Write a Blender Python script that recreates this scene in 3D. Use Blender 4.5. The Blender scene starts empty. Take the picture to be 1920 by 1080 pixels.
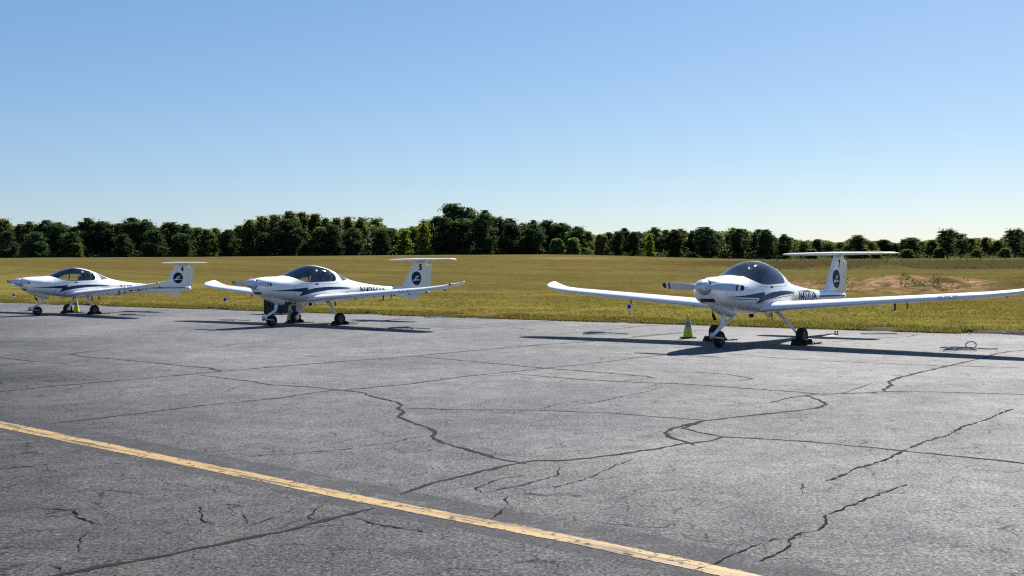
import bpy, bmesh, math, random
import numpy as np
from mathutils import Vector, Matrix

scene = bpy.context.scene
COL = scene.collection
R = math.radians

# ---------------------------------------------------------------- camera
F_PX, CAM_H, PITCH, ROLL = 1996.76, 1.5604, 0.018755, -0.0065667
cam_d = bpy.data.cameras.new('camera')
cam_d.sensor_width = 36.0
cam_d.lens = F_PX * 36.0 / 1920.0
cam_d.clip_start = 0.05
cam_d.clip_end = 9000.0
cam = bpy.data.objects.new('camera', cam_d)
COL.objects.link(cam)
_cp, _sp, _cr, _sr = math.cos(PITCH), math.sin(PITCH), math.cos(ROLL), math.sin(ROLL)
_fw = Vector((0, _cp, -_sp)); _r0 = Vector((1, 0, 0)); _u0 = Vector((0, _sp, _cp))
_rt = _cr * _r0 + _sr * _u0; _up = _cr * _u0 - _sr * _r0
cam.matrix_world = Matrix(((_rt.x, _up.x, -_fw.x, 0), (_rt.y, _up.y, -_fw.y, 0),
                           (_rt.z, _up.z, -_fw.z, CAM_H), (0, 0, 0, 1)))
scene.camera = cam

# ---------------------------------------------------------------- light
SUN_AZ, SUN_EL = 1.0400, 0.7134          # azimuth from +X towards +Y, elevation
world = bpy.data.worlds.new('World')
scene.world = world
world.use_nodes = True
wn, wl = world.node_tree.nodes, world.node_tree.links
bg = wn['Background']
sky = wn.new('ShaderNodeTexSky')
sky.sky_type = 'NISHITA'
sky.sun_disc = False
sky.sun_elevation = SUN_EL
sky.sun_rotation = math.pi / 2 - SUN_AZ
sky.altitude = 200
sky.air_density = 1.0
sky.dust_density = 0.3
sky.ozone_density = 1.0
wb = wn.new('ShaderNodeMix'); wb.data_type = 'RGBA'; wb.blend_type = 'MULTIPLY'; wb.inputs[0].default_value = 1.0
wb.inputs[7].default_value = (0.65, 0.645, 0.60, 1)      # the camera's cool white balance
wl.new(sky.outputs[0], wb.inputs[6]); hz = wn.new('ShaderNodeMix'); hz.data_type = 'RGBA'; hz.blend_type = 'ADD'; hz.inputs[0].default_value = 1.0
hz.inputs[7].default_value = (0.0, 0.036 / 0.05, 0.120 / 0.05, 1)      # even blue airlight
wl.new(wb.outputs[2], hz.inputs[6]); wl.new(hz.outputs[2], bg.inputs[0])
bg.inputs[1].default_value = 0.05
sun_d = bpy.data.lights.new('sun', 'SUN')
sun_d.energy = 5.0
sun_d.angle = R(0.53)
sun_d.color = (1.0, 0.94, 0.85)
sun = bpy.data.objects.new('sun', sun_d)
COL.objects.link(sun)
_sd = Vector((math.cos(SUN_AZ) * math.cos(SUN_EL), math.sin(SUN_AZ) * math.cos(SUN_EL), math.sin(SUN_EL)))
sun.rotation_euler = _sd.to_track_quat('Z', 'Y').to_euler()
sun.location = (20, 40, 40)
scene.view_settings.view_transform = 'Standard'
scene.view_settings.look = 'None'
scene.view_settings.gamma = 1.0
scene.view_settings.exposure = 1.2
scene.cycles.use_denoising = False
scene.cycles.filter_width = 1.25
scene.cycles.max_bounces = 8
scene.cycles.transparent_max_bounces = 16

# ---------------------------------------------------------------- helpers
def props(o, label=None, cat=None, group=None, kind=None):
    if label: o['label'] = label
    if cat: o['category'] = cat
    if group: o['group'] = group
    if kind: o['kind'] = kind
    return o

def link(name, me, mat=None, parent=None, smooth=False):
    if mat is not None:
        me.materials.clear(); me.materials.append(mat)
    if smooth:
        me.polygons.foreach_set('use_smooth', [True] * len(me.polygons))
    o = bpy.data.objects.new(name, me)
    COL.objects.link(o)
    if parent: o.parent = parent
    return o

def empty(name, loc=(0, 0, 0), rz=0.0):
    o = bpy.data.objects.new(name, None)
    o.empty_display_size = 0.3
    o.location = loc; o.rotation_euler = (0, 0, rz)
    COL.objects.link(o)
    return o

def mesh_np(name, verts, faces):
    """verts (N,3), faces (M,k) arrays -> mesh, fast"""
    me = bpy.data.meshes.new(name)
    verts = np.asarray(verts, np.float32); faces = np.asarray(faces, np.int32)
    k = faces.shape[1]
    me.vertices.add(len(verts)); me.vertices.foreach_set('co', verts.ravel())
    me.loops.add(faces.size); me.loops.foreach_set('vertex_index', faces.ravel())
    me.polygons.add(len(faces))
    me.polygons.foreach_set('loop_start', np.arange(0, faces.size, k, dtype=np.int32))
    me.polygons.foreach_set('loop_total', np.full(len(faces), k, np.int32))
    me.update(calc_edges=True)
    return me

def bm_mesh(bm, name, normals=True):
    if normals: bmesh.ops.recalc_face_normals(bm, faces=bm.faces[:])
    me = bpy.data.meshes.new(name); bm.to_mesh(me); bm.free()
    return me

def box(bm, c, s, rz=0.0, bevel=0.0, ry=0.0):
    m = Matrix.Translation(c) @ Matrix.Rotation(rz, 4, 'Z') @ Matrix.Rotation(ry, 4, 'Y') @ Matrix.Diagonal((s[0], s[1], s[2], 1))
    vs = bmesh.ops.create_cube(bm, size=1.0, matrix=m)['verts']
    if bevel > 0:
        es = list({e for v in vs for e in v.link_edges})
        bmesh.ops.bevel(bm, geom=es, offset=bevel, segments=2, affect='EDGES', profile=0.5)

def tube(bm, pts, rad, seg=10, flat=1.0, cap=True):
    """swept tube through points; rad scalar or list"""
    pts = [Vector(p) for p in pts]
    n = len(pts)
    rads = rad if isinstance(rad, (list, tuple)) else [rad] * n
    rings = []
    ref = Vector((0, 0, 1))
    for i, p in enumerate(pts):
        t = (pts[min(i + 1, n - 1)] - pts[max(i - 1, 0)]).normalized()
        a = ref if abs(t.dot(ref)) < 0.95 else Vector((1, 0, 0))
        s = t.cross(a).normalized(); b = s.cross(t).normalized()
        rings.append([bm.verts.new(p + rads[i] * (math.cos(2 * math.pi * k / seg) * s + flat * math.sin(2 * math.pi * k / seg) * b)) for k in range(seg)])
    for i in range(n - 1):
        for k in range(seg):
            bm.faces.new((rings[i][k], rings[i][(k + 1) % seg], rings[i + 1][(k + 1) % seg], rings[i + 1][k]))
    if cap:
        bm.faces.new(rings[0][::-1]); bm.faces.new(rings[-1])

def lathe(bm, prof, axis='Z', seg=32, origin=(0, 0, 0)):
    """prof: (radius, height) list, revolved about axis through origin"""
    o = Vector(origin); rings = []
    for r, h in prof:
        ring = []
        for k in range(seg):
            a = 2 * math.pi * k / seg; c, s = r * math.cos(a), r * math.sin(a)
            if axis == 'Z': v = Vector((c, s, h))
            elif axis == 'Y': v = Vector((c, h, s))
            else: v = Vector((h, c, s))
            ring.append(bm.verts.new(o + v))
        rings.append(ring)
    for i in range(len(rings) - 1):
        for k in range(seg):
            bm.faces.new((rings[i][k], rings[i][(k + 1) % seg], rings[i + 1][(k + 1) % seg], rings[i + 1][k]))
    bmesh.ops.remove_doubles(bm, verts=bm.verts[:], dist=1e-5)

def loft(bm, sections, closed=True, cap=True):
    rings = [[bm.verts.new(p) for p in s] for s in sections]
    n = len(rings[0])
    for i in range(len(rings) - 1):
        for k in range(n if closed else n - 1):
            bm.faces.new((rings[i][k], rings[i][(k + 1) % n], rings[i + 1][(k + 1) % n], rings[i + 1][k]))
    if cap and closed:
        bm.faces.new(rings[0][::-1]); bm.faces.new(rings[-1])

def interp(x, tab):
    xs = [t[0] for t in tab]; ys = [t[1] for t in tab]
    return float(np.interp(x, xs, ys))

def smooth_tab(tab, x):
    """monotone-ish cubic (Catmull-Rom on non-uniform knots) through table sorted by x"""
    xs = [t[0] for t in tab]; ys = [t[1] for t in tab]; n = len(xs)
    if x <= xs[0]: return ys[0]
    if x >= xs[-1]: return ys[-1]
    i = max(0, min(n - 2, int(np.searchsorted(xs, x, side='right')) - 1))
    def slope(j):
        if j == 0: return (ys[1] - ys[0]) / (xs[1] - xs[0])
        if j == n - 1: return (ys[-1] - ys[-2]) / (xs[-1] - xs[-2])
        a = (ys[j] - ys[j - 1]) / (xs[j] - xs[j - 1]); b = (ys[j + 1] - ys[j]) / (xs[j + 1] - xs[j])
        return 0.0 if a * b <= 0 else 2 * a * b / (a + b)
    h = xs[i + 1] - xs[i]; t = (x - xs[i]) / h
    m0, m1 = slope(i) * h, slope(i + 1) * h
    return ((2 * t**3 - 3 * t**2 + 1) * ys[i] + (t**3 - 2 * t**2 + t) * m0 + (-2 * t**3 + 3 * t**2) * ys[i + 1] + (t**3 - t**2) * m1)

# ---------------------------------------------------------------- material helpers
class NT:
    def __init__(self, name):
        self.m = bpy.data.materials.new(name); self.m.use_nodes = True
        self.t = self.m.node_tree; self.n = self.t.nodes; self.l = self.t.links
        self.p = self.n['Principled BSDF']; self.out = self.n['Material Output']
    def node(self, kind, **kw):
        nd = self.n.new(kind)
        for k, v in kw.items(): setattr(nd, k, v)
        return nd
    def con(self, a, b): self.l.new(a, b)
    def coord(self, which='Object', scale=(1, 1, 1), rot=(0, 0, 0), loc=(0, 0, 0)):
        tc = self.node('ShaderNodeTexCoord'); ro = self.node('ShaderNodeMapping'); mp = self.node('ShaderNodeMapping')
        ro.inputs['Rotation'].default_value = rot; mp.inputs['Scale'].default_value = scale; mp.inputs['Location'].default_value = loc
        self.con(tc.outputs[which], ro.inputs['Vector']); self.con(ro.outputs[0], mp.inputs['Vector']); return mp.outputs[0]
    def noise(self, vec, scale=5, detail=4, rough=0.55, dist=0.0):
        nd = self.node('ShaderNodeTexNoise')
        nd.inputs['Scale'].default_value = scale; nd.inputs['Detail'].default_value = detail
        nd.inputs['Roughness'].default_value = rough; nd.inputs['Distortion'].default_value = dist
        self.con(vec, nd.inputs['Vector']); return nd.outputs['Fac']
    def ramp(self, fac, stops, interp='LINEAR'):
        nd = self.node('ShaderNodeValToRGB'); cr = nd.color_ramp; cr.interpolation = interp
        while len(cr.elements) < len(stops): cr.elements.new(0.5)
        for e, (p, c) in zip(cr.elements, stops):
            e.position = p
            e.color = (c, c, c, 1) if isinstance(c, (int, float)) else (*c, 1)
        self.con(fac, nd.inputs[0]); return nd.outputs[0]
    def mix(self, fac, a, b, mode='MIX'):
        nd = self.node('ShaderNodeMix', data_type='RGBA', blend_type=mode)
        for sock, v in ((nd.inputs[0], fac), (nd.inputs[6], a), (nd.inputs[7], b)):
            if isinstance(v, (int, float)): sock.default_value = v
            elif isinstance(v, tuple): sock.default_value = (*v, 1)
            else: self.con(v, sock)
        return nd.outputs[2]
    def math(self, op, a, b=0.0, clamp=False):
        nd = self.node('ShaderNodeMath', operation=op, use_clamp=clamp)
        for sock, v in ((nd.inputs[0], a), (nd.inputs[1], b)):
            if isinstance(v, (int, float)): sock.default_value = v
            else: self.con(v, sock)
        return nd.outputs[0]
    def bump(self, h, strength=0.3, dist=0.01):
        nd = self.node('ShaderNodeBump'); nd.inputs['Strength'].default_value = strength; nd.inputs['Distance'].default_value = dist
        self.con(h, nd.inputs['Height']); self.con(nd.outputs[0], self.p.inputs['Normal'])
    def base(self, c):
        if isinstance(c, tuple): self.p.inputs['Base Color'].default_value = (*c, 1)
        else: self.con(c, self.p.inputs['Base Color'])
    def set(self, rough=None, metal=None, spec=None, coat=None):
        for k, v in (('Roughness', rough), ('Metallic', metal), ('Specular IOR Level', spec), ('Coat Weight', coat)):
            if v is not None: self.p.inputs[k].default_value = v

def simple(name, col, rough=0.5, metal=0.0, spec=0.5, var=0.12, scale=8.0, coat=0.0):
    t = NT(name)
    v = t.coord()
    f = t.noise(v, scale, 5)
    lo = tuple(c * (1 - var) for c in col); hi = tuple(min(1, c * (1 + var)) for c in col)
    t.base(t.ramp(f, [(0.3, lo), (0.7, hi)]))
    t.set(rough, metal, spec, coat)
    return t.m

MAT = {}
# aircraft paint: white gelcoat with faint grime
t = NT('white_paint'); v = t.coord()
g1 = t.noise(v, 1.6, 5, 0.6); g2 = t.noise(t.coord(scale=(0.6, 3, 3)), 9, 4)
c = t.ramp(g1, [(0.25, (0.74, 0.745, 0.75)), (0.6, (0.80, 0.805, 0.81))])
c = t.mix(t.ramp(g2, [(0.55, 0.0), (0.80, 0.5)]), c, (0.58, 0.57, 0.54))
t.base(c); t.set(0.28, 0, 0.5, 0.35); t.p.inputs['Coat Roughness'].default_value = 0.08
MAT['paint'] = t.m
MAT['navy'] = simple('navy_paint', (0.006, 0.026, 0.080), 0.45, spec=0.2, var=0.15)
MAT['navy_emblem'] = simple('navy_emblem_vinyl', (0.004, 0.020, 0.056), 0.5, spec=0.15, var=0.1)
MAT['grey_line'] = simple('grey_pinstripe_paint', (0.10, 0.12, 0.17), 0.45)
MAT['letter'] = simple('letter_vinyl', (0.016, 0.022, 0.05), 0.5, spec=0.15)
MAT['digit'] = simple('digit_vinyl', (0.004, 0.005, 0.009), 0.5, spec=0.12)
MAT['hoop'] = simple('canopy_hoop_paint', (0.006, 0.007, 0.009), 0.9, spec=0.05)
MAT['white_vinyl'] = simple('white_vinyl', (0.75, 0.78, 0.80), 0.4, var=0.05)
MAT['red'] = simple('red_paint', (0.26, 0.012, 0.018), 0.35)
MAT['black'] = simple('black_trim', (0.012, 0.012, 0.014), 0.5)
MAT['tyre'] = simple('tyre_rubber', (0.016, 0.016, 0.017), 0.8, spec=0.3, var=0.3)
MAT['rubber'] = simple('chock_rubber', (0.014, 0.014, 0.015), 0.85, spec=0.25, var=0.3)
MAT['metal'] = simple('worn_alloy', (0.45, 0.46, 0.48), 0.38, 0.9, var=0.15)
MAT['chrome'] = simple('polished_spinner_metal', (0.66, 0.69, 0.74), 0.24, 0.45, var=0.06)
MAT['darkmetal'] = simple('burnt_steel', (0.05, 0.04, 0.035), 0.5, 0.7, var=0.3)
MAT['rim'] = simple('wheel_rim_paint', (0.075, 0.08, 0.085), 0.45, 0.3)
MAT['propgrey'] = simple('propeller_paint', (0.58, 0.60, 0.64), 0.4, var=0.06)
MAT['propdark'] = simple('propeller_tip_paint', (0.045, 0.008, 0.014), 0.4)
MAT['tub'] = simple('cockpit_lining', (0.065, 0.078, 0.10), 0.7)
MAT['seat'] = simple('seat_leather', (0.20, 0.215, 0.24), 0.6)
MAT['headrest'] = simple('pale_headset_fabric', (0.60, 0.57, 0.53), 0.7)
MAT['panel'] = simple('glareshield_vinyl', (0.34, 0.28, 0.26), 0.7)
MAT['gauge'] = simple('instrument_glass', (0.02, 0.022, 0.026), 0.15)
MAT['rope'] = simple('blue_rope', (0.055, 0.15, 0.22), 0.8, var=0.5, scale=30)
MAT['darkrope'] = simple('dark_chock_rope', (0.03, 0.03, 0.032), 0.9)
MAT['conelime'] = simple('lime_cone_plastic', (0.42, 0.52, 0.02), 0.45, var=0.12)
MAT['conetop'] = simple('yellow_cone_tip', (0.60, 0.56, 0.02), 0.45, var=0.1)
MAT['collar'] = simple('silver_reflective_collar', (0.46, 0.49, 0.56), 0.35, var=0.08)
MAT['collartext'] = simple('collar_print', (0.05, 0.06, 0.14), 0.5)
MAT['lens'] = simple('blue_light_lens', (0.015, 0.012, 0.36), 0.12, var=0.2)
MAT['redlens'] = simple('red_light_lens', (0.30, 0.01, 0.01), 0.15)
MAT['greenlens'] = simple('green_light_lens', (0.01, 0.20, 0.07), 0.15)
MAT['stake'] = simple('light_stake_metal', (0.30, 0.27, 0.24), 0.6, 0.3)
MAT['crate'] = simple('black_box_paint', (0.012, 0.013, 0.017), 0.6, var=0.25)
MAT['stone'] = simple('edge_stone', (0.28, 0.25, 0.22), 0.9, var=0.3)

# glass
t = NT('canopy_acrylic')
gl = t.node('ShaderNodeBsdfGlossy'); gl.inputs['Roughness'].default_value = 0.025; gl.inputs['Color'].default_value = (1, 1, 1, 1)
tr = t.node('ShaderNodeBsdfTransparent'); tr.inputs['Color'].default_value = (0.95, 0.965, 0.985, 1)
fr = t.node('ShaderNodeFresnel'); fr.inputs['IOR'].default_value = 1.48
sm = t.noise(t.coord(), 3.0, 3)
fac = t.math('MULTIPLY_ADD', fr.outputs[0], 1.0); fac.node.inputs[2].default_value = 0.0
mx = t.node('ShaderNodeMixShader'); t.con(fac, mx.inputs[0]); t.con(tr.outputs[0], mx.inputs[1]); t.con(gl.outputs[0], mx.inputs[2])
t.con(mx.outputs[0], t.out.inputs[0]); MAT['glass'] = t.m
MAT['darkglass'] = simple('tinted_quarter_window', (0.06, 0.085, 0.13), 0.06, var=0.1)
MAT['lampglass'] = simple('landing_light_cover', (0.62, 0.64, 0.66), 0.12, 0.0, var=0.08, scale=5)

# asphalt
t = NT('asphalt'); v = t.coord()
big = t.noise(t.coord(scale=(1, 1, 1), rot=(0, 0, 0.68)), 0.16, 5, 0.6, 0.4)
streak = t.noise(t.coord(scale=(0.16, 0.6, 1), rot=(0, 0, 0.35)), 0.8, 6, 0.62, 0.5)
mid = t.noise(v, 2.2, 6, 0.7)
fine = t.noise(v, 30, 4, 0.85)
agg = t.node('ShaderNodeTexVoronoi'); agg.inputs['Scale'].default_value = 46; t.con(v, agg.inputs['Vector'])
c = t.ramp(big, [(0.38, (0.036, 0.038, 0.044)), (0.60, (0.086, 0.084, 0.084))])
c = t.mix(t.ramp(streak, [(0.40, 0.5), (0.56, 0.0)]), c, (0.038, 0.040, 0.047))
c = t.mix(t.ramp(mid, [(0.35, 0.28), (0.65, 0.0)]), c, (0.038, 0.039, 0.043))
c = t.mix(t.ramp(mid, [(0.52, 0.0), (0.72, 0.35)]), c, (0.125, 0.12, 0.112))
stone = t.ramp(agg.outputs['Color'], [(0.0, 0.25), (0.5, 0.9), (0.90, 1.4), (0.96, 3.4)])
c = t.mix(0.85, c, stone, 'MULTIPLY')
c = t.mix(t.ramp(fine, [(0.36, 0.9), (0.50, 0.0)]), c, (0.010, 0.010, 0.012))
gr_ = t.noise(v, 46, 6, 0.92)
lg_ = t.noise(v, 7, 8, 0.8)
c = t.mix(t.ramp(lg_, [(0.36, 0.4), (0.50, 0.0)]), c, (0.016, 0.016, 0.018))
c = t.mix(t.ramp(gr_, [(0.38, 0.75), (0.48, 0.0)]), c, (0.014, 0.015, 0.018))
c = t.mix(t.ramp(gr_, [(0.52, 0.0), (0.62, 0.8)]), c, (0.27, 0.27, 0.27))
sx_ = t.node('ShaderNodeSeparateXYZ'); t.con(v, sx_.inputs[0])
tz_ = t.math('ADD', t.math('MULTIPLY', sx_.outputs[0], 0.10), t.math('MULTIPLY', sx_.outputs[1], 0.0625))
tz_ = t.math('ADD', tz_, t.math('MULTIPLY', t.noise(v, 0.5, 5, 0.6), 0.35))
zone = t.ramp(tz_, [(0.32, 0.52), (0.88, 1.18)])
c = t.mix(1.0, c, zone, 'MULTIPLY')
c = t.mix(1.0, c, (0.985, 1.0, 1.045), 'MULTIPLY')
# hairline crazing where the surface is worst
nz = t.node('ShaderNodeTexNoise'); nz.inputs['Scale'].default_value = 2.2; nz.inputs['Detail'].default_value = 5
t.con(v, nz.inputs['Vector'])
wv = t.node('ShaderNodeVectorMath', operation='MULTIPLY_ADD'); t.con(nz.outputs['Color'], wv.inputs[0]); wv.inputs[1].default_value = (0.55, 0.55, 0.0); t.con(v, wv.inputs[2])
vor = t.node('ShaderNodeTexVoronoi', feature='DISTANCE_TO_EDGE'); vor.inputs['Scale'].default_value = 2.3; t.con(wv.outputs[0], vor.inputs['Vector'])
craze = t.ramp(vor.outputs['Distance'], [(0.0, 1.0), (0.022, 0.0)])
where = t.ramp(t.noise(v, 0.42, 3, 0.5), [(0.37, 0.0), (0.49, 0.78)])
gapn = t.ramp(t.noise(v, 3.0, 4), [(0.44, 0.0), (0.54, 1.0)])
cm = t.math('MULTIPLY', t.math('MULTIPLY', craze, where), gapn)
c = t.mix(cm, c, (0.006, 0.006, 0.007))
t.base(c); t.set(0.88, 0, 0.5)
sp_ = t.math('MULTIPLY', t.ramp(big, [(0.38, 0.30), (0.60, 0.60)]), t.math('MULTIPLY', t.math('MULTIPLY', zone, t.ramp(gr_, [(0.40, 0.35), (0.58, 1.35)])), t.ramp(fine, [(0.38, 0.35), (0.52, 1.15)])))
sp_ = t.math('MULTIPLY', t.math('MULTIPLY', sp_, t.ramp(mid, [(0.36, 0.62), (0.62, 1.22)])), t.math('SUBTRACT', 1.0, cm))
sp_ = t.math('MULTIPLY', sp_, t.ramp(lg_, [(0.36, 0.6), (0.55, 1.2)]))
t.con(sp_, t.p.inputs['Specular IOR Level'])
h = t.mix(0.5, agg.outputs['Distance'], fine)
t.bump(h, 0.10, 0.003); MAT['asphalt'] = t.m

def crackmat(name, col, edge):
    t = NT(name); v = t.coord()
    f = t.noise(v, 7, 5, 0.7); f2 = t.noise(v, 70, 3, 0.7)
    c = t.ramp(f, [(0.3, tuple(x * 0.75 for x in col)), (0.7, tuple(x * 1.3 for x in col))])
    c = t.mix(t.ramp(f2, [(0.55, 0.0), (0.75, 0.5)]), c, (0.045, 0.043, 0.041) if name == 'crack_sealant' else (0.012, 0.012, 0.012))
    t.base(c); t.set(0.95, 0, 0.06)
    if edge:
        a = t.ramp(t.noise(v, 26, 4, 0.7), [(0.30, 0.0), (0.40, 1.0)])
        t.con(a, t.p.inputs['Alpha'])
    return t.m
MAT['sealant'] = crackmat('crack_sealant', (0.020, 0.018, 0.017), True)
MAT['crack'] = crackmat('open_crack_shadow', (0.004, 0.004, 0.0045), True)
t = NT('sealcoat'); v = t.coord()
f = t.noise(v, 1.2, 5, 0.65); sp = t.noise(v, 90, 3, 0.75); ed = t.noise(v, 4.0, 6, 0.7)
c = t.ramp(f, [(0.3, (0.030, 0.033, 0.041)), (0.7, (0.044, 0.047, 0.055))])
c = t.mix(t.ramp(sp, [(0.50, 0.0), (0.70, 0.6)]), c, (0.07, 0.07, 0.07))
t.base(c); t.set(0.9, 0, 0.35); t.con(t.ramp(ed, [(0.36, 0.0), (0.62, 0.58)]), t.p.inputs['Alpha']); MAT['sealcoat'] = t.m

def linepaint(name, col, wear):
    t = NT(name); v = t.coord()
    f = t.noise(v, 3.0, 6, 0.7); sp = t.noise(v, 60, 4, 0.75)
    st = t.noise(t.coord(scale=(0.16, 3.0, 1), rot=(0, 0, 0.71)), 5.0, 6, 0.7)
    c = t.ramp(f, [(0.3, tuple(x * 0.82 for x in col)), (0.7, tuple(min(1, x * 1.1) for x in col))])
    c = t.mix(t.ramp(sp, [(0.60, 0.0), (0.78, 0.7)]), c, (0.05, 0.042, 0.035))
    c = t.mix(t.ramp(st, [(0.50, 0.0), (0.60, wear)]), c, (0.045, 0.038, 0.030))
    t.base(c); t.set(0.7, 0, 0.35)
    a = t.ramp(t.noise(v, 14, 5, 0.75), [(0.37, 0.0), (0.45, 1.0)])
    t.con(a, t.p.inputs['Alpha']); t.bump(sp, 0.25, 0.003)
    return t.m
MAT['yellowline'] = linepaint('yellow_line_paint', (0.32, 0.215, 0.085), 0.95)
MAT['parkline'] = linepaint('faded_parking_paint', (0.24, 0.20, 0.12), 0.6)

# grass ground
t = NT('field_grass'); v = t.coord()
e_rot = 0.0
a1 = t.noise(v, 0.035, 5, 0.6); a2 = t.noise(t.coord(scale=(0.25, 1.0, 1), rot=(0, 0, 0.68)), 0.35, 5, 0.65)
a3 = t.noise(v, 1.7, 6, 0.75); a4 = t.noise(v, 11.0, 4, 0.8)
c = t.ramp(a1, [(0.36, (0.190, 0.140, 0.038)), (0.50, (0.185, 0.160, 0.038)), (0.64, (0.145, 0.150, 0.032))])
a0 = t.noise(t.coord(scale=(0.16, 1.0, 1), rot=(0, 0, 0.72)), 0.055, 5, 0.65)
a5 = t.noise(t.coord(scale=(0.30, 1.0, 1), rot=(0, 0, 0.60)), 0.16, 5, 0.7)
c = t.mix(t.ramp(a0, [(0.42, 0.8), (0.52, 0.0)]), c, (0.118, 0.080, 0.028))
c = t.mix(t.ramp(a0, [(0.52, 0.0), (0.62, 0.7)]), c, (0.200, 0.185, 0.042))
c = t.mix(t.ramp(a5, [(0.38, 0.7), (0.50, 0.0)]), c, (0.125, 0.098, 0.030))
c = t.mix(t.ramp(a2, [(0.40, 0.75), (0.55, 0.0)]), c, (0.120, 0.078, 0.028))
c = t.mix(t.ramp(a2, [(0.52, 0.0), (0.70, 0.6)]), c, (0.215, 0.195, 0.040))
a6 = t.noise(v, 0.75, 6, 0.75)
c = t.mix(t.ramp(a6, [(0.50, 0.0), (0.62, 0.75)]), c, (0.190, 0.200, 0.034))
c = t.mix(t.ramp(a6, [(0.38, 0.75), (0.49, 0.0)]), c, (0.155, 0.098, 0.038))
c = t.mix(t.ramp(a3, [(0.38, 0.6), (0.52, 0.0)]), c, (0.085, 0.070, 0.020))
c = t.mix(1.0, c, (1.22, 1.23, 1.15), 'MULTIPLY')
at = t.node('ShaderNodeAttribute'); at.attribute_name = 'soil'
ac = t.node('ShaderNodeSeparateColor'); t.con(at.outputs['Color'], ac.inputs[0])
c = t.mix(at.outputs['Alpha'], c, t.mix(1.0, c, (0.66, 0.64, 0.88), 'MULTIPLY'))  # grass colour made darker and bluer away from the apron edge
c = t.mix(t.ramp(a4, [(0.42, 0.7), (0.58, 0.0)]), c, (0.050, 0.044, 0.013))
soil = t.ramp(t.noise(t.coord(scale=(0.6, 1, 1.5)), 1.1, 6, 0.75), [(0.34, (0.075, 0.048, 0.030)), (0.46, (0.20, 0.115, 0.065)), (0.56, (0.32, 0.195, 0.120)), (0.72, (0.42, 0.29, 0.20))])
sm = t.math('MULTIPLY', ac.outputs[0], t.ramp(t.noise(v, 0.65, 6, 0.75), [(0.42, 0.0), (0.53, 1.0)]))
c = t.mix(sm, c, soil)
c = t.mix(t.math('MULTIPLY', ac.outputs[1], t.ramp(t.noise(v, 2.5, 6, 0.75), [(0.3, 0.3), (0.5, 1.0)])), c, (0.055, 0.042, 0.020))
grv = t.ramp(t.noise(v, 22, 4, 0.8), [(0.32, (0.05, 0.045, 0.04)), (0.6, (0.13, 0.115, 0.10))])
c = t.mix(t.math('MULTIPLY', ac.outputs[2], t.ramp(a3, [(0.34, 0.0), (0.50, 1.0)])), c, grv)
t.base(c); t.set(0.95, 0, 0.0)
hh = t.mix(0.5, a3, a4); t.bump(hh, 0.9, 0.12); MAT['field'] = t.m

def leafmat(name, c0, c1, c2, trans=0.35):
    t = NT(name); v = t.coord('Object')
    f = t.noise(v, 0.55, 4, 0.6); f2 = t.noise(v, 3.0, 3, 0.7)
    oi = t.node('ShaderNodeObjectInfo')
    c = t.ramp(f, [(0.34, c0), (0.52, c1), (0.70, c2)])
    c = t.mix(t.ramp(f2, [(0.35, 0.5), (0.6, 0.0)]), c, tuple(x * 0.55 for x in c0))
    hs = t.node('ShaderNodeHueSaturation'); t.con(c, hs.inputs['Color'])
    t.con(t.math('MULTIPLY_ADD', oi.outputs['Random'], 0.05), hs.inputs['Hue']); hs.inputs['Hue'].links[0].from_node.inputs[2].default_value = 0.475
    t.con(t.math('MULTIPLY_ADD', oi.outputs['Random'], 0.5), hs.inputs['Value']); hs.inputs['Value'].links[0].from_node.inputs[2].default_value = 0.75
    df = t.node('ShaderNodeBsdfDiffuse'); tl = t.node('ShaderNodeBsdfTranslucent'); mx = t.node('ShaderNodeMixShader')
    t.con(hs.outputs[0], df.inputs[0]); t.con(t.mix(1.0, hs.outputs[0], (1.6, 1.65, 1.1), 'MULTIPLY'), tl.inputs[0]); mx.inputs[0].default_value = trans
    t.con(df.outputs[0], mx.inputs[1]); t.con(tl.outputs[0], mx.inputs[2]); t.con(mx.outputs[0], t.out.inputs[0])
    return t.m
LEAF = {
 'pine': leafmat('pine_needles', (0.030, 0.050, 0.031), (0.056, 0.084, 0.044), (0.100, 0.128, 0.056), 0.42),
 'broad': leafmat('broadleaf_foliage', (0.056, 0.076, 0.036), (0.105, 0.128, 0.050), (0.160, 0.165, 0.060), 0.5),
 'gold': leafmat('autumn_foliage', (0.075, 0.088, 0.040), (0.130, 0.132, 0.054), (0.185, 0.165, 0.062), 0.5),
 'lime': leafmat('yellow_green_foliage', (0.10, 0.12, 0.03), (0.16, 0.18, 0.04), (0.21, 0.21, 0.05), 0.5),
}
t = NT('bark'); v = t.coord(scale=(1, 1, 0.2))
t.base(t.ramp(t.noise(v, 9, 5, 0.7), [(0.3, (0.035, 0.028, 0.022)), (0.7, (0.11, 0.09, 0.07))])); t.set(0.9); MAT['bark'] = t.m
t = NT('grass_blades'); v = t.coord()
f = t.noise(v, 0.5, 4, 0.7); f2 = t.noise(v, 25, 2)
c = t.ramp(f, [(0.34, (0.14, 0.105, 0.032)), (0.5, (0.19, 0.165, 0.038)), (0.68, (0.15, 0.17, 0.030))])
c = t.mix(t.ramp(f2, [(0.3, 0.5), (0.6, 0.0)]), c, (0.06, 0.05, 0.018))
df = t.node('ShaderNodeBsdfDiffuse'); tl = t.node('ShaderNodeBsdfTranslucent'); mx = t.node('ShaderNodeMixShader')
t.con(c, df.inputs[0]); t.con(c, tl.inputs[0]); mx.inputs[0].default_value = 0.45
t.con(df.outputs[0], mx.inputs[1]); t.con(tl.outputs[0], mx.inputs[2]); t.con(mx.outputs[0], t.out.inputs[0])
MAT['blades'] = t.m

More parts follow.
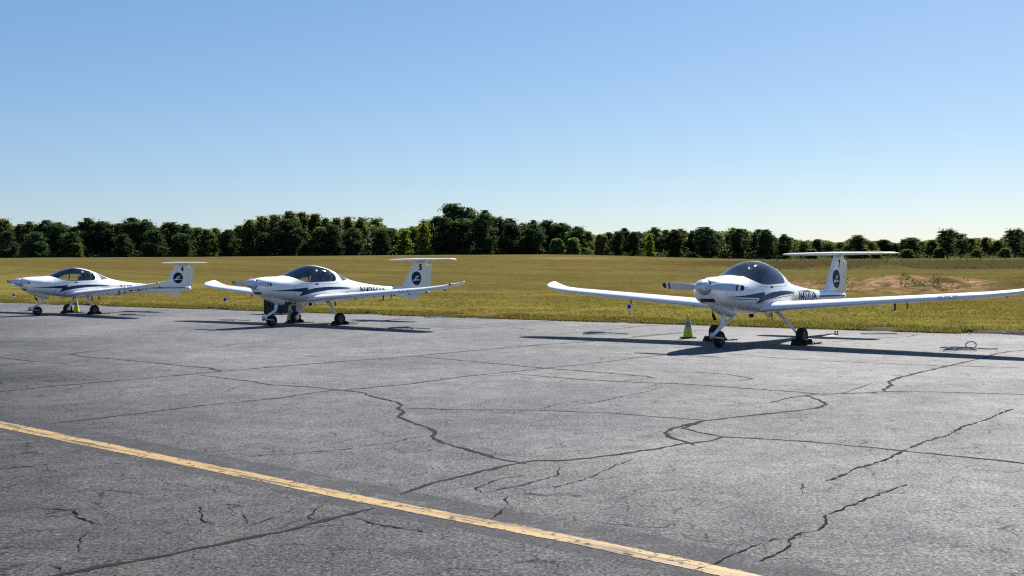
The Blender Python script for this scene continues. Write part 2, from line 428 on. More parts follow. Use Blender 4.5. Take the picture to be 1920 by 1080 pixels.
# ---------------------------------------------------------------- ground
P0 = np.array([-0.01, 32.62]); ED = np.array([-0.7790, 0.6270]); EN = np.array([0.6270, 0.7790])
rng = np.random.default_rng(7)

def vnoise(x, y, seed=0):
    """cheap smooth value noise, numpy"""
    xi = np.floor(x).astype(np.int64); yi = np.floor(y).astype(np.int64)
    fx = x - xi; fy = y - yi; fx = fx * fx * (3 - 2 * fx); fy = fy * fy * (3 - 2 * fy)
    def hsh(a, b):
        h = (a * 374761393 + b * 668265263 + seed * 974711) & 0x7fffffff
        h = ((h ^ (h >> 13)) * 1274126177) & 0x7fffffff
        return (h ^ (h >> 16)) % 100003 / 100003.0
    return (hsh(xi, yi) * (1 - fx) + hsh(xi + 1, yi) * fx) * (1 - fy) + (hsh(xi, yi + 1) * (1 - fx) + hsh(xi + 1, yi + 1) * fx) * fy

ZL = [(0, 0), (45, 0), (60, .02), (72, 0.05), (80, .28), (110, .80), (140, 1.55), (180, 2.60), (230, 4.05), (270, 4.9), (300, 5.25), (308, 5.4), (330, 8.2), (420, 8.8), (9000, 9)]
ZR = [(0, 0), (40, -.08), (60, -.22), (69, -.28), (79, .62), (110, .80), (150, .98), (156, 1.1), (172, 2.40), (240, 2.9), (300, 3.35), (425, 4.2), (450, 6.8), (9000, 9)]
def sstep(a, b, x):
    t_ = np.clip((x - a) / (b - a), 0, 1); return t_ * t_ * (3 - 2 * t_)
def terrain(x, y):
    x = np.asarray(x, float); y = np.asarray(y, float)
    d = (x - P0[0]) * EN[0] + (y - P0[1]) * EN[1]
    yy = np.maximum(y, 20.0); u = np.clip(x / yy, -0.7, 0.7)
    yw = yy + (5.0 + 16.0 * sstep(90, 140, yy)) * (vnoise(x / 17.0, y / 40.0, 3) + .4 * vnoise(x / 5.0, y / 30.0, 4) - 0.7)
    zl = np.interp(yy, [p[0] for p in ZL], [p[1] for p in ZL]); zr = np.interp(yw, [p[0] for p in ZR], [p[1] for p in ZR])
    w = sstep(0.02, 0.27, u)
    z = zl * (1 - w) + zr * w
    far = sstep(70, 110, yy)
    z = z + far * (0.16 * (vnoise(x / 30, y / 11, 5) - 0.5) + 0.10 * (vnoise(x / 9, y / 5, 6) - 0.5))
    z = z * sstep(0, 14, d) + 0.03 * sstep(-0.05, 0.35, d) + 0.05 * (vnoise(x / 2.3, y / 2.3, 8) - 0.4) * sstep(0.2, 3, d)
    z = z + sstep(66, 70, yy) * (1 - sstep(78, 81, yy)) * sstep(.12, .25, u) * (.55 * (vnoise(x / 1.3, y / 2.6, 71) - .5) + .35 * (vnoise(x / .6, y / 1.2, 72) - .5))
    z = z + .035 * sstep(.05, .22, d) * (1 - sstep(.6, 1.6, d))
    z = np.where(d < 0.0, -0.08, z)
    return z

ds = [-14, -6, -2, -0.6, -0.15, 0.0, 0.12, 0.25, 0.45, 0.7, 1.0]
step = 0.4
while ds[-1] < 5200:
    ds.append(ds[-1] + step)
    if ds[-1] > 60: step *= 1.03
    elif ds[-1] > 12: step = 0.55
ss = [0.0]; step = 0.8
while ss[-1] < 5200:
    ss.append(ss[-1] + step)
    if ss[-1] > 75: step *= 1.05
ss = np.array([-a for a in ss[:0:-1]] + ss); ds = np.array(ds)
# the far field is clipped to a disc that reaches the horizon on every side of the view
DD, SS = np.meshgrid(ds, ss, indexing='ij')
wob = 0.35 * (vnoise(SS / 1.1, SS * 0 + 3, 11) - 0.5) + 0.5 * (vnoise(SS / 5.0, SS * 0 + 1, 12) - 0.5)
Dw = np.where((DD >= -0.2) & (DD < 3), DD + wob * (1 - np.clip(DD / 3, 0, 1)), DD)
X = P0[0] + ED[0] * SS + EN[0] * Dw; Y = P0[1] + ED[1] * SS + EN[1] * Dw
Z = terrain(P0[0] + ED[0] * SS + EN[0] * DD, P0[1] + ED[1] * SS + EN[1] * DD)
nd_, ns_ = DD.shape
idx = np.arange(nd_ * ns_).reshape(nd_, ns_)
quads = np.stack([idx[:-1, :-1], idx[:-1, 1:], idx[1:, 1:], idx[1:, :-1]], -1).reshape(-1, 4)[:, ::-1]
me = mesh_np('field', np.stack([X, Y, Z], -1).reshape(-1, 3), quads)
u_ = X / np.maximum(Y, 20)
bank = np.exp(-((Y - 74.0) / 5.0) ** 2)
soil = bank * np.maximum(sstep(0.285, 0.32, u_) * (1 - sstep(0.425, 0.47, u_)) * 1.0, 0.75 * sstep(0.14, 0.155, u_) * (1 - sstep(0.175, 0.19, u_)))
soil = np.maximum(soil, bank * 0.7 * sstep(0.23, 0.26, u_) * (1 - sstep(0.28, 0.30, u_)))
# two bare red patches on the far slope
soil = np.maximum(soil, 0.75 * np.exp(-((u_ - 0.055) / 0.04) ** 2 - ((Y - 210) / 14) ** 2) + 0.6 * np.exp(-((u_ + 0.455) / 0.02) ** 2 - ((Y - 120) / 8) ** 2))
brush = sstep(0.12, 0.22, u_) * sstep(152, 157, Y) * (1 - sstep(172, 180, Y))
brush = np.maximum(brush, 0.85 * sstep(0.02, 0.08, DD) * (1 - sstep(0.30, 0.5, DD)))  # dark soil strip, with the turf lip's shaded side put into its colour
brush = np.maximum(brush, 0.6 * np.exp(-((DD - 30 - 5 * vnoise(SS / 14, SS * 0, 81)) / 2.2) ** 2) * (1 - sstep(0.10, 0.25, u_)) * vnoise(SS / 6, DD / 9, 82))  # darker tonal band across the field along the low step
brush = np.maximum(brush, 0.5 * np.exp(-((DD - 95 - 14 * vnoise(SS / 40, SS * 0, 83)) / 9) ** 2) * vnoise(SS / 20, DD / 20, 84))  # broader, fainter tonal band farther out
grav = (1 - sstep(0.02, 0.14, DD)) * 0.9
grav = np.maximum(grav, (1 - sstep(0.9, 1.9, DD)) * sstep(-12.5, -11, -np.abs(SS + 13.2) - 9.6) )
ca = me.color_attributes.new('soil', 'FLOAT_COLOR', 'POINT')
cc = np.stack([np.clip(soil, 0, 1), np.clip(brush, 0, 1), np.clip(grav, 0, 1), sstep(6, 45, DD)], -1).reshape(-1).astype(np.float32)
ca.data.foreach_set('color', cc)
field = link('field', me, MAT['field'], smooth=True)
props(field, 'wide mown grass field rising to the tree line', kind='structure')

# apron: one sheet of old asphalt from behind the camera to the grass edge
nS = 700
sv = np.linspace(-220, 260, nS)
edge = 0.42 * (vnoise(sv / 0.7, sv * 0 + 7, 21) - 0.5) + 0.22 * (vnoise(sv / 4.0, sv * 0 + 2, 22) - 0.5)
vv = []
for k, dv in enumerate((0.0, -1.5, -30.0, -150.0)):
    off = edge if k == 0 else edge * 0
    px = P0[0] + ED[0] * sv + EN[0] * (dv + off); py = P0[1] + ED[1] * sv + EN[1] * (dv + off)
    vv.append(np.stack([px, py, px * 0], -1))
vv = np.concatenate(vv)
idx = np.arange(4 * nS).reshape(4, nS)
q = np.stack([idx[:-1, :-1], idx[:-1, 1:], idx[1:, 1:], idx[1:, :-1]], -1).reshape(-1, 4)
apron = link('apron', mesh_np('apron', vv, q), MAT['asphalt'])
props(apron, 'weathered grey asphalt apron with sealed cracks', kind='structure')

SEALED = [(0.07, [(-7.9, 12.48), (-6.66, 13.81), (-6.08, 14.54), (-5.17, 15.55), (-4.51, 16.3), (-3.85, 17.05), (-2.89, 17.95), (-1.76, 18.95), (-0.83, 20.09), (0.68, 21.64), (1.56, 22.33), (4.03, 25.2)]), (0.06, [(-8.0, 20.96), (-8.29, 20.33), (-8.27, 19.95), (-7.91, 19.44), (-7.05, 18.8), (-5.39, 17.35), (-4.83, 16.94), (-4.5, 16.39)]), (0.05, [(-4.69, 15.83), (-4.09, 15.25), (-3.59, 14.79), (-3.25, 14.37), (-2.74, 14.14), (-2.21, 13.68), (-1.91, 13.43), (-1.74, 13.03), (-1.34, 12.39), (-1.27, 12.14), (-1.29, 11.91), (-1.19, 11.6), (-1.21, 11.18), (-1.06, 10.86), (-0.79, 10.31), (-0.75, 10.17), (-0.74, 9.82), (-0.65, 9.54), (-0.38, 9.11), (-0.11, 8.67), (0.06, 8.5), (0.15, 8.42)]), (0.04, [(-2.21, 13.68), (-2.38, 13.63), (-2.9, 12.82), (-3.56, 12.26), (-4.27, 11.36), (-4.72, 10.84)]), (0.05, [(-2.21, 13.68), (-1.39, 14.39), (-0.64, 15.41), (0.02, 16.0), (0.52, 16.56), (1.27, 17.25), (2.41, 18.62), (3.18, 19.26)]), (0.05, [(-1.76, 18.95), (-0.74, 17.89), (0.45, 16.57), (1.17, 15.92), (1.93, 15.17), (2.02, 14.87)]), (0.05, [(-0.05, 15.76), (0.47, 15.26), (1.08, 14.71), (1.68, 14.4), (2.27, 14.17), (3.04, 13.56), (3.52, 13.18), (3.73, 12.94), (4.15, 12.98), (4.64, 13.17), (5.17, 13.09), (6.14, 12.76), (7.08, 12.39)]), (0.035, [(-1.21, 11.91), (-0.64, 11.74), (0.26, 11.65), (1.08, 11.36), (1.52, 11.05), (1.75, 10.92), (1.96, 10.8)]), (0.05, [(3.53, 12.9), (3.57, 12.38), (3.54, 11.99), (3.33, 11.64), (2.77, 11.28), (2.36, 11.05), (1.95, 10.76), (1.7, 10.48), (1.52, 10.24), (1.43, 9.98), (1.44, 9.73), (1.52, 9.52), (1.58, 9.28)]), (0.04, [(1.95, 10.76), (1.76, 10.48), (1.64, 10.27), (1.78, 9.97), (1.92, 9.74)]), (0.045, [(-0.78, 7.34), (-0.66, 7.57), (-0.53, 7.79), (-0.27, 8.11), (-0.01, 8.43), (0.17, 8.59), (0.36, 8.58), (0.64, 8.69), (0.94, 8.91), (1.26, 9.13), (1.5, 9.37), (1.74, 9.48), (1.92, 9.74), (2.16, 9.64), (2.62, 9.44), (3.03, 9.14), (3.32, 8.89), (3.68, 8.63), (4.01, 8.33), (4.37, 7.99)]), (0.05, [(-0.9, 6.92), (-0.99, 6.83), (-1.09, 6.7), (-1.37, 6.31), (-1.64, 6.06), (-1.84, 5.87), (-2.12, 5.62), (-2.3, 5.46), (-2.49, 5.24)]), (0.05, [(-9.83, 19.59), (-9.31, 19.31), (-8.25, 18.35), (-7.51, 17.99)]), (0.04, [(-8.47, 17.56), (-8.21, 18.24)]), (0.06, [(4.62, 13.12), (4.66, 13.35), (4.95, 13.88), (5.04, 14.26), (5.43, 14.87), (6.15, 15.75), (6.97, 16.74), (7.85, 17.76), (8.51, 18.7), (8.95, 19.14), (9.31, 19.36), (10.28, 19.92)]), (0.035, [(3.83, 19.08), (4.75, 17.79), (5.67, 17.12), (6.24, 16.7), (6.99, 16.37), (7.72, 16.06)]), (0.035, [(2.53, 15.83), (3.12, 15.39), (3.34, 14.78), (3.09, 14.52)]), (0.03, [(2.93, 12.12), (3.32, 12.65), (3.57, 12.79), (3.76, 13.05)]), (0.025, [(4.02, 12.98), (4.35, 13.48), (4.73, 14.02)]), (0.05, [(-0.01, 30.1), (0.87, 30.58), (1.09, 31.17)]), (0.05, [(-0.01, 27.94), (0.59, 26.67)]), (0.06, [(0.99, 24.91), (2.1, 26.27), (3.54, 28.28), (4.35, 28.98)]), (0.05, [(2.62, 23.78), (3.6, 24.83), (4.79, 26.2)]), (0.06, [(-2.08, 26.74), (-1.25, 27.59), (-0.08, 28.72)]), (0.05, [(6.57, 21.86), (7.8, 22.9), (8.59, 23.18), (9.18, 24.05)]), (0.05, [(-4.05, 8.37), (-3.85, 8.5)])]
OPEN = [(0.03, [(5.41, 11.49), (5.12, 11.16), (4.74, 10.67), (4.37, 10.29), (4.0, 9.75), (3.62, 9.37), (3.24, 8.87), (3.01, 8.56), (2.81, 8.33), (2.64, 8.18), (2.44, 7.89), (2.26, 7.68)]), (0.022, [(2.81, 7.57), (2.58, 7.32), (2.34, 7.07), (2.03, 6.71), (1.94, 6.6), (1.9, 6.42), (1.8, 6.25), (1.68, 6.2), (1.57, 6.05), (1.56, 5.95), (1.44, 5.77), (1.29, 5.59)]), (0.016, [(1.59, 6.11), (1.4, 5.98), (1.2, 5.75), (1.0, 5.51), (0.93, 5.45)]), (0.02, [(-0.03, 7.25), (-0.06, 7.15), (-0.03, 6.98), (-0.08, 6.8), (-0.14, 6.6)]), (0.014, [(0.38, 8.3), (0.32, 7.94), (0.17, 7.75), (-0.01, 7.55), (-0.22, 7.37), (-0.27, 7.52), (-0.1, 7.84), (0.14, 8.01)]), (0.014, [(0.97, 8.63), (0.77, 8.29), (0.6, 7.93), (0.29, 7.5)]), (0.018, [(1.93, 13.81), (1.7, 13.34), (1.33, 12.86), (1.05, 12.41), (0.79, 12.18)]), (0.016, [(0.9, 12.52), (0.48, 12.15), (0.31, 11.7)]), (0.014, [(-0.85, 9.89), (-1.13, 9.48), (-1.31, 9.37), (-1.48, 9.16), (-1.85, 9.01), (-2.2, 8.87)]), (0.018, [(-3.13, 6.98), (-2.86, 6.91), (-2.75, 6.7), (-2.64, 6.6), (-2.49, 6.48)]), (0.012, [(-2.53, 6.34), (-2.52, 6.15), (-2.4, 5.86)]), (0.014, [(-2.47, 5.63), (-2.35, 5.51)]), (0.016, [(-0.99, 6.65), (-0.85, 6.49), (-0.7, 6.38), (-0.48, 6.26)]), (0.014, [(-1.26, 7.15), (-1.28, 6.81), (-1.29, 6.66), (-1.2, 6.59)]), (0.012, [(2.27, 7.64), (2.36, 7.49)]), (0.012, [(2.09, 7.65), (1.95, 7.2)]), (0.012, [(-1.76, 6.86), (-1.61, 6.47), (-1.54, 6.61), (-1.45, 6.71)]), (0.012, [(-2.08, 7.0), (-1.92, 6.58), (-1.84, 6.49)])]
YELLOW = [(-8.03, 13.1), (-5.23, 10.83), (-3.9, 9.67), (-2.83, 8.74), (-1.93, 7.98), (-1.19, 7.32), (-0.56, 6.8), (-0.01, 6.36), (0.47, 5.96), (0.89, 5.58), (1.26, 5.23), (1.61, 4.87)]


def resample(pts, step, jit, seed):
    rg = random.Random(seed); out = []
    for (x0, y0), (x1, y1) in zip(pts[:-1], pts[1:]):
        L = math.hypot(x1 - x0, y1 - y0); n = max(1, int(L / step))
        nx, ny = -(y1 - y0) / max(L, 1e-6), (x1 - x0) / max(L, 1e-6)
        for k in range(n):
            f = k / n; j = jit * (rg.random() * 2 - 1) * (1 if k else 0.3)
            out.append((x0 + (x1 - x0) * f + nx * j, y0 + (y1 - y0) * f + ny * j))
    out.append(pts[-1]); return out

def ribbon(name, lines, z, mat, step, jit, wvar, label, lo=-0.5, hi=0.5, taper=True):
    V, Q = [], []
    for li, (w, pts) in enumerate(lines):
        rg = random.Random(li * 13 + 5)
        p = resample(pts, step, jit, li)
        n = len(p)
        for i in range(n):
            a = p[max(0, i - 1)]; b = p[min(n - 1, i + 1)]
            L = math.hypot(b[0] - a[0], b[1] - a[1]) or 1e-6
            nx, ny = -(b[1] - a[1]) / L, (b[0] - a[0]) / L
            ww = (w if isinstance(w, float) else w[0] + (w[1] - w[0]) * max(0, min(1, (i / n - .35) / .35))) * (1 + wvar * (rg.random() * 2 - 1))
            if taper: ww *= min(1, 0.25 + 0.4 * min(i, n - 1 - i))
            zz = z + 0.0001 * (li % 6)
            V.append((p[i][0] + nx * ww * lo, p[i][1] + ny * ww * lo, zz)); V.append((p[i][0] + nx * ww * hi, p[i][1] + ny * ww * hi, zz))
            if i:
                k = len(V) - 4; Q.append((k, k + 2, k + 3, k + 1))
    o = link(name, mesh_np(name, V, Q), mat)
    for pl in o.data.polygons:
        pass
    return props(o, label, kind='structure')

ribbon('sealcoat_band', [(1.0, YELLOW)], 0.0012, MAT['sealcoat'], 0.25, 0.0, 0.04, 'darker sealed strip of asphalt under the yellow line', -0.22, 0.38, False)
ribbon('sealed_cracks', [(w_ * .8, p_) for w_, p_ in SEALED], 0.0022, MAT['sealant'], 0.08, 0.016, 0.5, 'dark sealant lines over old cracks in the asphalt')
ribbon('open_cracks', [(w_ * .62, p_) for w_, p_ in OPEN], 0.0036, MAT['crack'], 0.045, 0.013, 0.9, 'open black cracks in the asphalt')
ribbon('yellow_line', [((0.2, 0.145), YELLOW)], 0.0030, MAT['yellowline'], 0.03, 0.004, 0.07, 'worn yellow taxi line curving across the near asphalt', taper=False)

# ---------------------------------------------------------------- aircraft geometry
ZTOP = sorted([(2.19, 1.295), (2.16, 1.315), (2.02, 1.34), (1.73, 1.367), (1.5, 1.37), (1.33, 1.377), (1.22, 1.395), (1.1, 1.43), (.98, 1.475), (.86, 1.525), (.7, 1.585), (.52, 1.635), (.35, 1.665), (.2, 1.672), (0, 1.652), (-.2, 1.612), (-.4, 1.553), (-.7, 1.435), (-1.0, 1.31), (-1.34, 1.215), (-1.64, 1.158), (-1.77, 1.138), (-2.2, 1.08), (-2.69, 1.035), (-3.4, 1.0), (-4.0, .96), (-4.55, .92)])
ZBOT = sorted([(2.19, 1.04), (2.16, 1.0), (2.1, .93), (2.0, .855), (1.9, .825), (1.7, .785), (1.4, .735), (1.1, .68), (.8, .635), (.54, .605), (0, .59), (-.4, .60), (-.8, .62), (-1.5, .66), (-2.2, .69), (-3.4, .715), (-4.0, .745), (-4.55, .765)])
HWID = sorted([(2.19, .15), (2.16, .20), (2.1, .27), (2.0, .335), (1.8, .405), (1.5, .465), (1.2, .505), (.8, .545), (.4, .56), (0, .55), (-.4, .51), (-.7, .455), (-1.0, .38), (-1.34, .295), (-1.77, .235), (-2.2, .205), (-2.69, .178), (-3.4, .145), (-4.0, .105), (-4.55, .05)])
ZMID = sorted([(2.19, 1.17), (2.0, 1.12), (1.5, 1.03), (1.0, .97), (.4, .94), (-.4, .93), (-1.0, .93), (-1.77, .915), (-2.69, .875), (-4.0, .855), (-4.55, .845)])
def sect(x):
    return smooth_tab(ZTOP, x), smooth_tab(ZBOT, x), smooth_tab(HWID, x), smooth_tab(ZMID, x)
def nup(x): return interp(x, [(-4.5, 2.0), (-1.2, 2.0), (-.3, 2.15), (.9, 2.15), (1.3, 2.35), (2.2, 2.2)])
def fus_y(x, z):
    zt, zb, w, zm = sect(x)
    if z >= zm: n = nup(x); q = min(1, (z - zm) / max(zt - zm, 1e-4))
    else: n = 2.5; q = min(1, (zm - z) / max(zm - zb, 1e-4))
    return w * max(0.0, 1 - q ** n) ** (1 / n)
GLO = [(-.36, 1.37), (-.33, 1.28), (-.28, 1.232), (-.22, 1.218), (-.1, 1.212), (.6, 1.198), (.8, 1.212), (.95, 1.255), (1.08, 1.315), (1.18, 1.362), (1.225, 1.3945)]
GHI = [(-.36, 1.37), (-.33, 1.47), (-.28, 1.51), (-.2, 1.55), (-.05, 1.595), (.12, 1.636), (.28, 1.669), (.36, 1.70), (1.225, 1.70)]
GX0, GX1 = -.36, 1.225

def make_fuselage():
    xs = list(np.concatenate([np.linspace(2.19, 2.0, 10), np.linspace(1.95, 1.24, 18), np.linspace(1.225, -.36, 52), np.linspace(-.4, -4.55, 70)]))
    shell, glass = bmesh.new(), bmesh.new()
    NA, NB, NC = 34, 16, 10
    rows = []
    for x in xs:
        zt, zb, w, zm = sect(x)
        if GX0 <= x <= GX1: lo = interp(x, GLO); hi = min(interp(x, GHI), zt)
        else: lo = hi = zt if x > GX1 else min(1.37, zt)
        lo = min(lo, zt)
        def pt(z):
            return (x, fus_y(x, z), z)
        def zlist(a, b, n, first=False):
            # spaced by angle so that the crown and the belly stay round
            ta = math.asin(max(-1, min(1, (a - zm) / (zt - zm) if a >= zm else (a - zm) / (zm - zb)))) if zt > zm else 0
            tb = math.asin(max(-1, min(1, (b - zm) / (zt - zm) if b >= zm else (b - zm) / (zm - zb))))
            return [zm + math.sin(th) * ((zt - zm) if th >= 0 else (zm - zb)) for th in np.linspace(ta, tb, n + 1)]
        za = zlist(zb, lo, NA); zb_ = zlist(lo, hi, NB); zc = zlist(hi, zt, NC)
        rows.append(([pt(z) for z in za], [pt(z) for z in zb_], [pt(z) for z in zc]))
    def strip(bm, sel, cond=None):
        for sgn in (1, -1):
            grid = [[bm.verts.new((p[0], sgn * p[1], p[2])) for p in r[sel]] for r in rows]
            for i in range(len(grid) - 1):
                if cond and not cond(xs[i], xs[i + 1]): continue
                for k in range(len(grid[i]) - 1):
                    try: bm.faces.new((grid[i][k], grid[i + 1][k], grid[i + 1][k + 1], grid[i][k + 1]))
                    except ValueError: pass
    strip(shell, 0); strip(shell, 2)
    strip(glass, 1, lambda a, b: a <= GX1 + 1e-6 and b >= GX0 - 1e-6)
    for bm in (shell, glass):
        bmesh.ops.remove_doubles(bm, verts=bm.verts[:], dist=0.0006)
        bmesh.ops.dissolve_degenerate(bm, edges=bm.edges[:], dist=0.0005)
        loose = [v_ for v_ in bm.verts if not v_.link_faces]
        bmesh.ops.delete(bm, geom=loose, context='VERTS')
    # nose bulkhead and tail cap
    for bm in (shell,):
        be = [e for e in bm.edges if e.is_boundary]
        front = [e for e in be if all(v_.co.x > 2.185 for v_ in e.verts)]; back = [e for e in be if all(v_.co.x < -4.545 for v_ in e.verts)]
        for es in (front, back):
            if es: bmesh.ops.holes_fill(bm, edges=es, sides=0)
    return bm_mesh(shell, 'fuselage'), bm_mesh(glass, 'canopy_glass')

def conform(bm, off, sgn=1, maxlen=0.045):
    """subdivide flat XZ art finely and lay it on the fuselage side"""
    bmesh.ops.triangulate(bm, faces=bm.faces[:])
    for _ in range(7):
        es = [e for e in bm.edges if e.calc_length() > maxlen]
        if not es: break
        bmesh.ops.subdivide_edges(bm, edges=es, cuts=1)
        bmesh.ops.triangulate(bm, faces=bm.faces[:])
    for v_ in bm.verts:
        x, z = v_.co.x, v_.co.z
        zt, zb, w, zm = sect(x)
        n = Vector((0, fus_y(x, z - .01) and 1, (fus_y(x, z - .01) - fus_y(x, z + .01)) / .02)).normalized()
        v_.co = Vector((x, sgn * (fus_y(x, z) + off * n.y), z + off * n.z))

def poly_decal(name, polys, mat, parent, off=0.003, sides=(1, -1)):
    bm = bmesh.new()
    for sgn in sides:
        b2 = bmesh.new()
        for poly in polys:
            b2.faces.new([b2.verts.new((x, 0, z)) for x, z in poly])
        conform(b2, off, sgn)
        tmp = bpy.data.meshes.new('tmp'); b2.to_mesh(tmp); b2.free(); bm.from_mesh(tmp); bpy.data.meshes.remove(tmp)
    me = bm_mesh(bm, name)
    return link(name, me, mat, parent)

def text_mesh(body, size, bold=0.0, shear=0.0):
    cu = bpy.data.curves.new('txt', 'FONT'); cu.body = body; cu.size = size; cu.offset = bold; cu.shear = shear
    cu.resolution_u = 5
    o = bpy.data.objects.new('txt', cu); COL.objects.link(o)
    dg = bpy.context.evaluated_depsgraph_get(); dg.update()
    me = bpy.data.meshes.new_from_object(o.evaluated_get(dg))
    bpy.data.objects.remove(o); bpy.data.curves.remove(cu)
    return me

def airfoil(n, t):
    """unit chord section, list of (c, z) from trailing edge over the top to the leading edge and back"""
    def th(c): return 5 * t * (0.2969 * math.sqrt(c) - 0.1260 * c - 0.3516 * c * c + 0.2843 * c ** 3 - 0.1036 * c ** 4)
    def cam(c): return 0.022 * 4 * c * (1 - c)
    cs = [(1 - math.cos(math.pi * k / n)) / 2 for k in range(n + 1)]
    up = [(c, cam(c) + th(c)) for c in cs[::-1]]; lo = [(c, cam(c) - th(c)) for c in cs[1:-1]]
    return up + lo

WST = [(.20, .78, 1.46, .715, .150, 0), (.42, .74, 1.42, .722, .155, 0), (.60, .66, 1.33, .738, .152, 0), (.85, .59, 1.24, .757, .148, 0), (1.5, .55, 1.16, .803, .143, 0), (3.0, .46, 1.02, .908, .138, 0),
       (4.5, .365, .85, 1.013, .135, 0), (4.95, .32, .78, 1.062, .13, .008), (5.15, .26, .70, 1.095, .12, .022), (5.28, .17, .58, 1.128, .11, .036), (5.37, .05, .43, 1.158, .10, .045), (5.42, -.08, .28, 1.188, .08, .04), (5.44, -.17, .14, 1.212, .06, .025)]
def wing_at(y):
    ay = abs(y)
    return [float(np.interp(ay, [s[0] for s in WST], [s[k] for s in WST])) for k in range(1, 6)]
def make_wing(sgn, c0=0.0):
    bm = bmesh.new(); secs = []
    ysf = [.20, .42, .60, .85, 1.5, 2.2, 3.0, 3.8, 4.5, 4.95, 5.15, 5.28, 5.37, 5.42, 5.44]
    for y in ysf:
        xl, ch, zc, th, te = wing_at(y)
        secs.append([(xl - ch * c, sgn * y, zc + ch * z + te * max(0, c - .25) / .75) for c, z in airfoil(20, th)])
    loft(bm, secs)
    return bm_mesh(bm, 'wing')
def wing_surf(y, c, side):
    xl, ch, zc, th, te = wing_at(y)
    t_ = 5 * th * (0.2969 * math.sqrt(c) - 0.1260 * c - 0.3516 * c * c + 0.2843 * c ** 3 - 0.1036 * c ** 4)
    return xl - ch * c, zc + ch * (0.088 * c * (1 - c) + side * t_) + te * max(0, c - .25) / .75

def wheel_mesh(r, w):
    bm = bmesh.new()
    prof = [(r * .52, -w * .40), (r * .62, -w * .47), (r * .80, -w * .50), (r * .93, -w * .42), (r * .985, -w * .28), (r, -w * .12), (r, w * .12), (r * .985, w * .28), (r * .93, w * .42), (r * .80, w * .50), (r * .62, w * .47), (r * .52, w * .40)]
    lathe(bm, prof + [prof[0]], 'Y', 36)
    return bm_mesh(bm, 'tyre')
def rim_mesh(r, w):
    bm = bmesh.new()
    prof = [(0.0, -w * .40), (r * .16, -w * .40), (r * .20, -w * .30), (r * .40, -w * .26), (r * .48, -w * .40), (r * .54, -w * .42), (r * .54, w * .42), (r * .48, w * .40), (r * .40, w * .26), (r * .20, w * .30), (r * .16, w * .40), (0.0, w * .40)]
    lathe(bm, prof, 'Y', 28)
    for s in (-1, 1):
        for k in range(6):
            a = k * math.pi / 3
            lathe(bm, [(0, s * w * .33), (.008, s * w * .33), (.008, s * w * .24)], 'Y', 8, (r * .30 * math.cos(a), 0, r * .30 * math.sin(a)))
    return bm_mesh(bm, 'rim')

SIDE_STRIPE = [[(2.0, .985), (1.5, 1.003), (1.1, 1.033), (.755, 1.058), (.775, .995), (.55, 1.035), (.37, 1.053), (.05, 1.062), (-.26, 1.058), (-.6, 1.042), (-.9, 1.018), (-.9, 1.0), (-.6, .992), (-.26, .982), (.05, .972), (.37, .948), (.7, .893), (1.045, .822), (.955, .938), (1.3, .962)]]
FINE_STRIPE = [[(2.02, .962), (1.6, .944), (1.2, .925), (1.02, .922), (1.10, .838), (1.12, .838), (1.05, .908), (1.2, .911), (1.6, .931)],
               [(.98, .812), (.7, .868), (.37, .922), (.05, .945), (-.26, .956), (-.9, .975), (-.9, .965), (-.26, .944), (.05, .932), (.37, .908), (.7, .852)]]

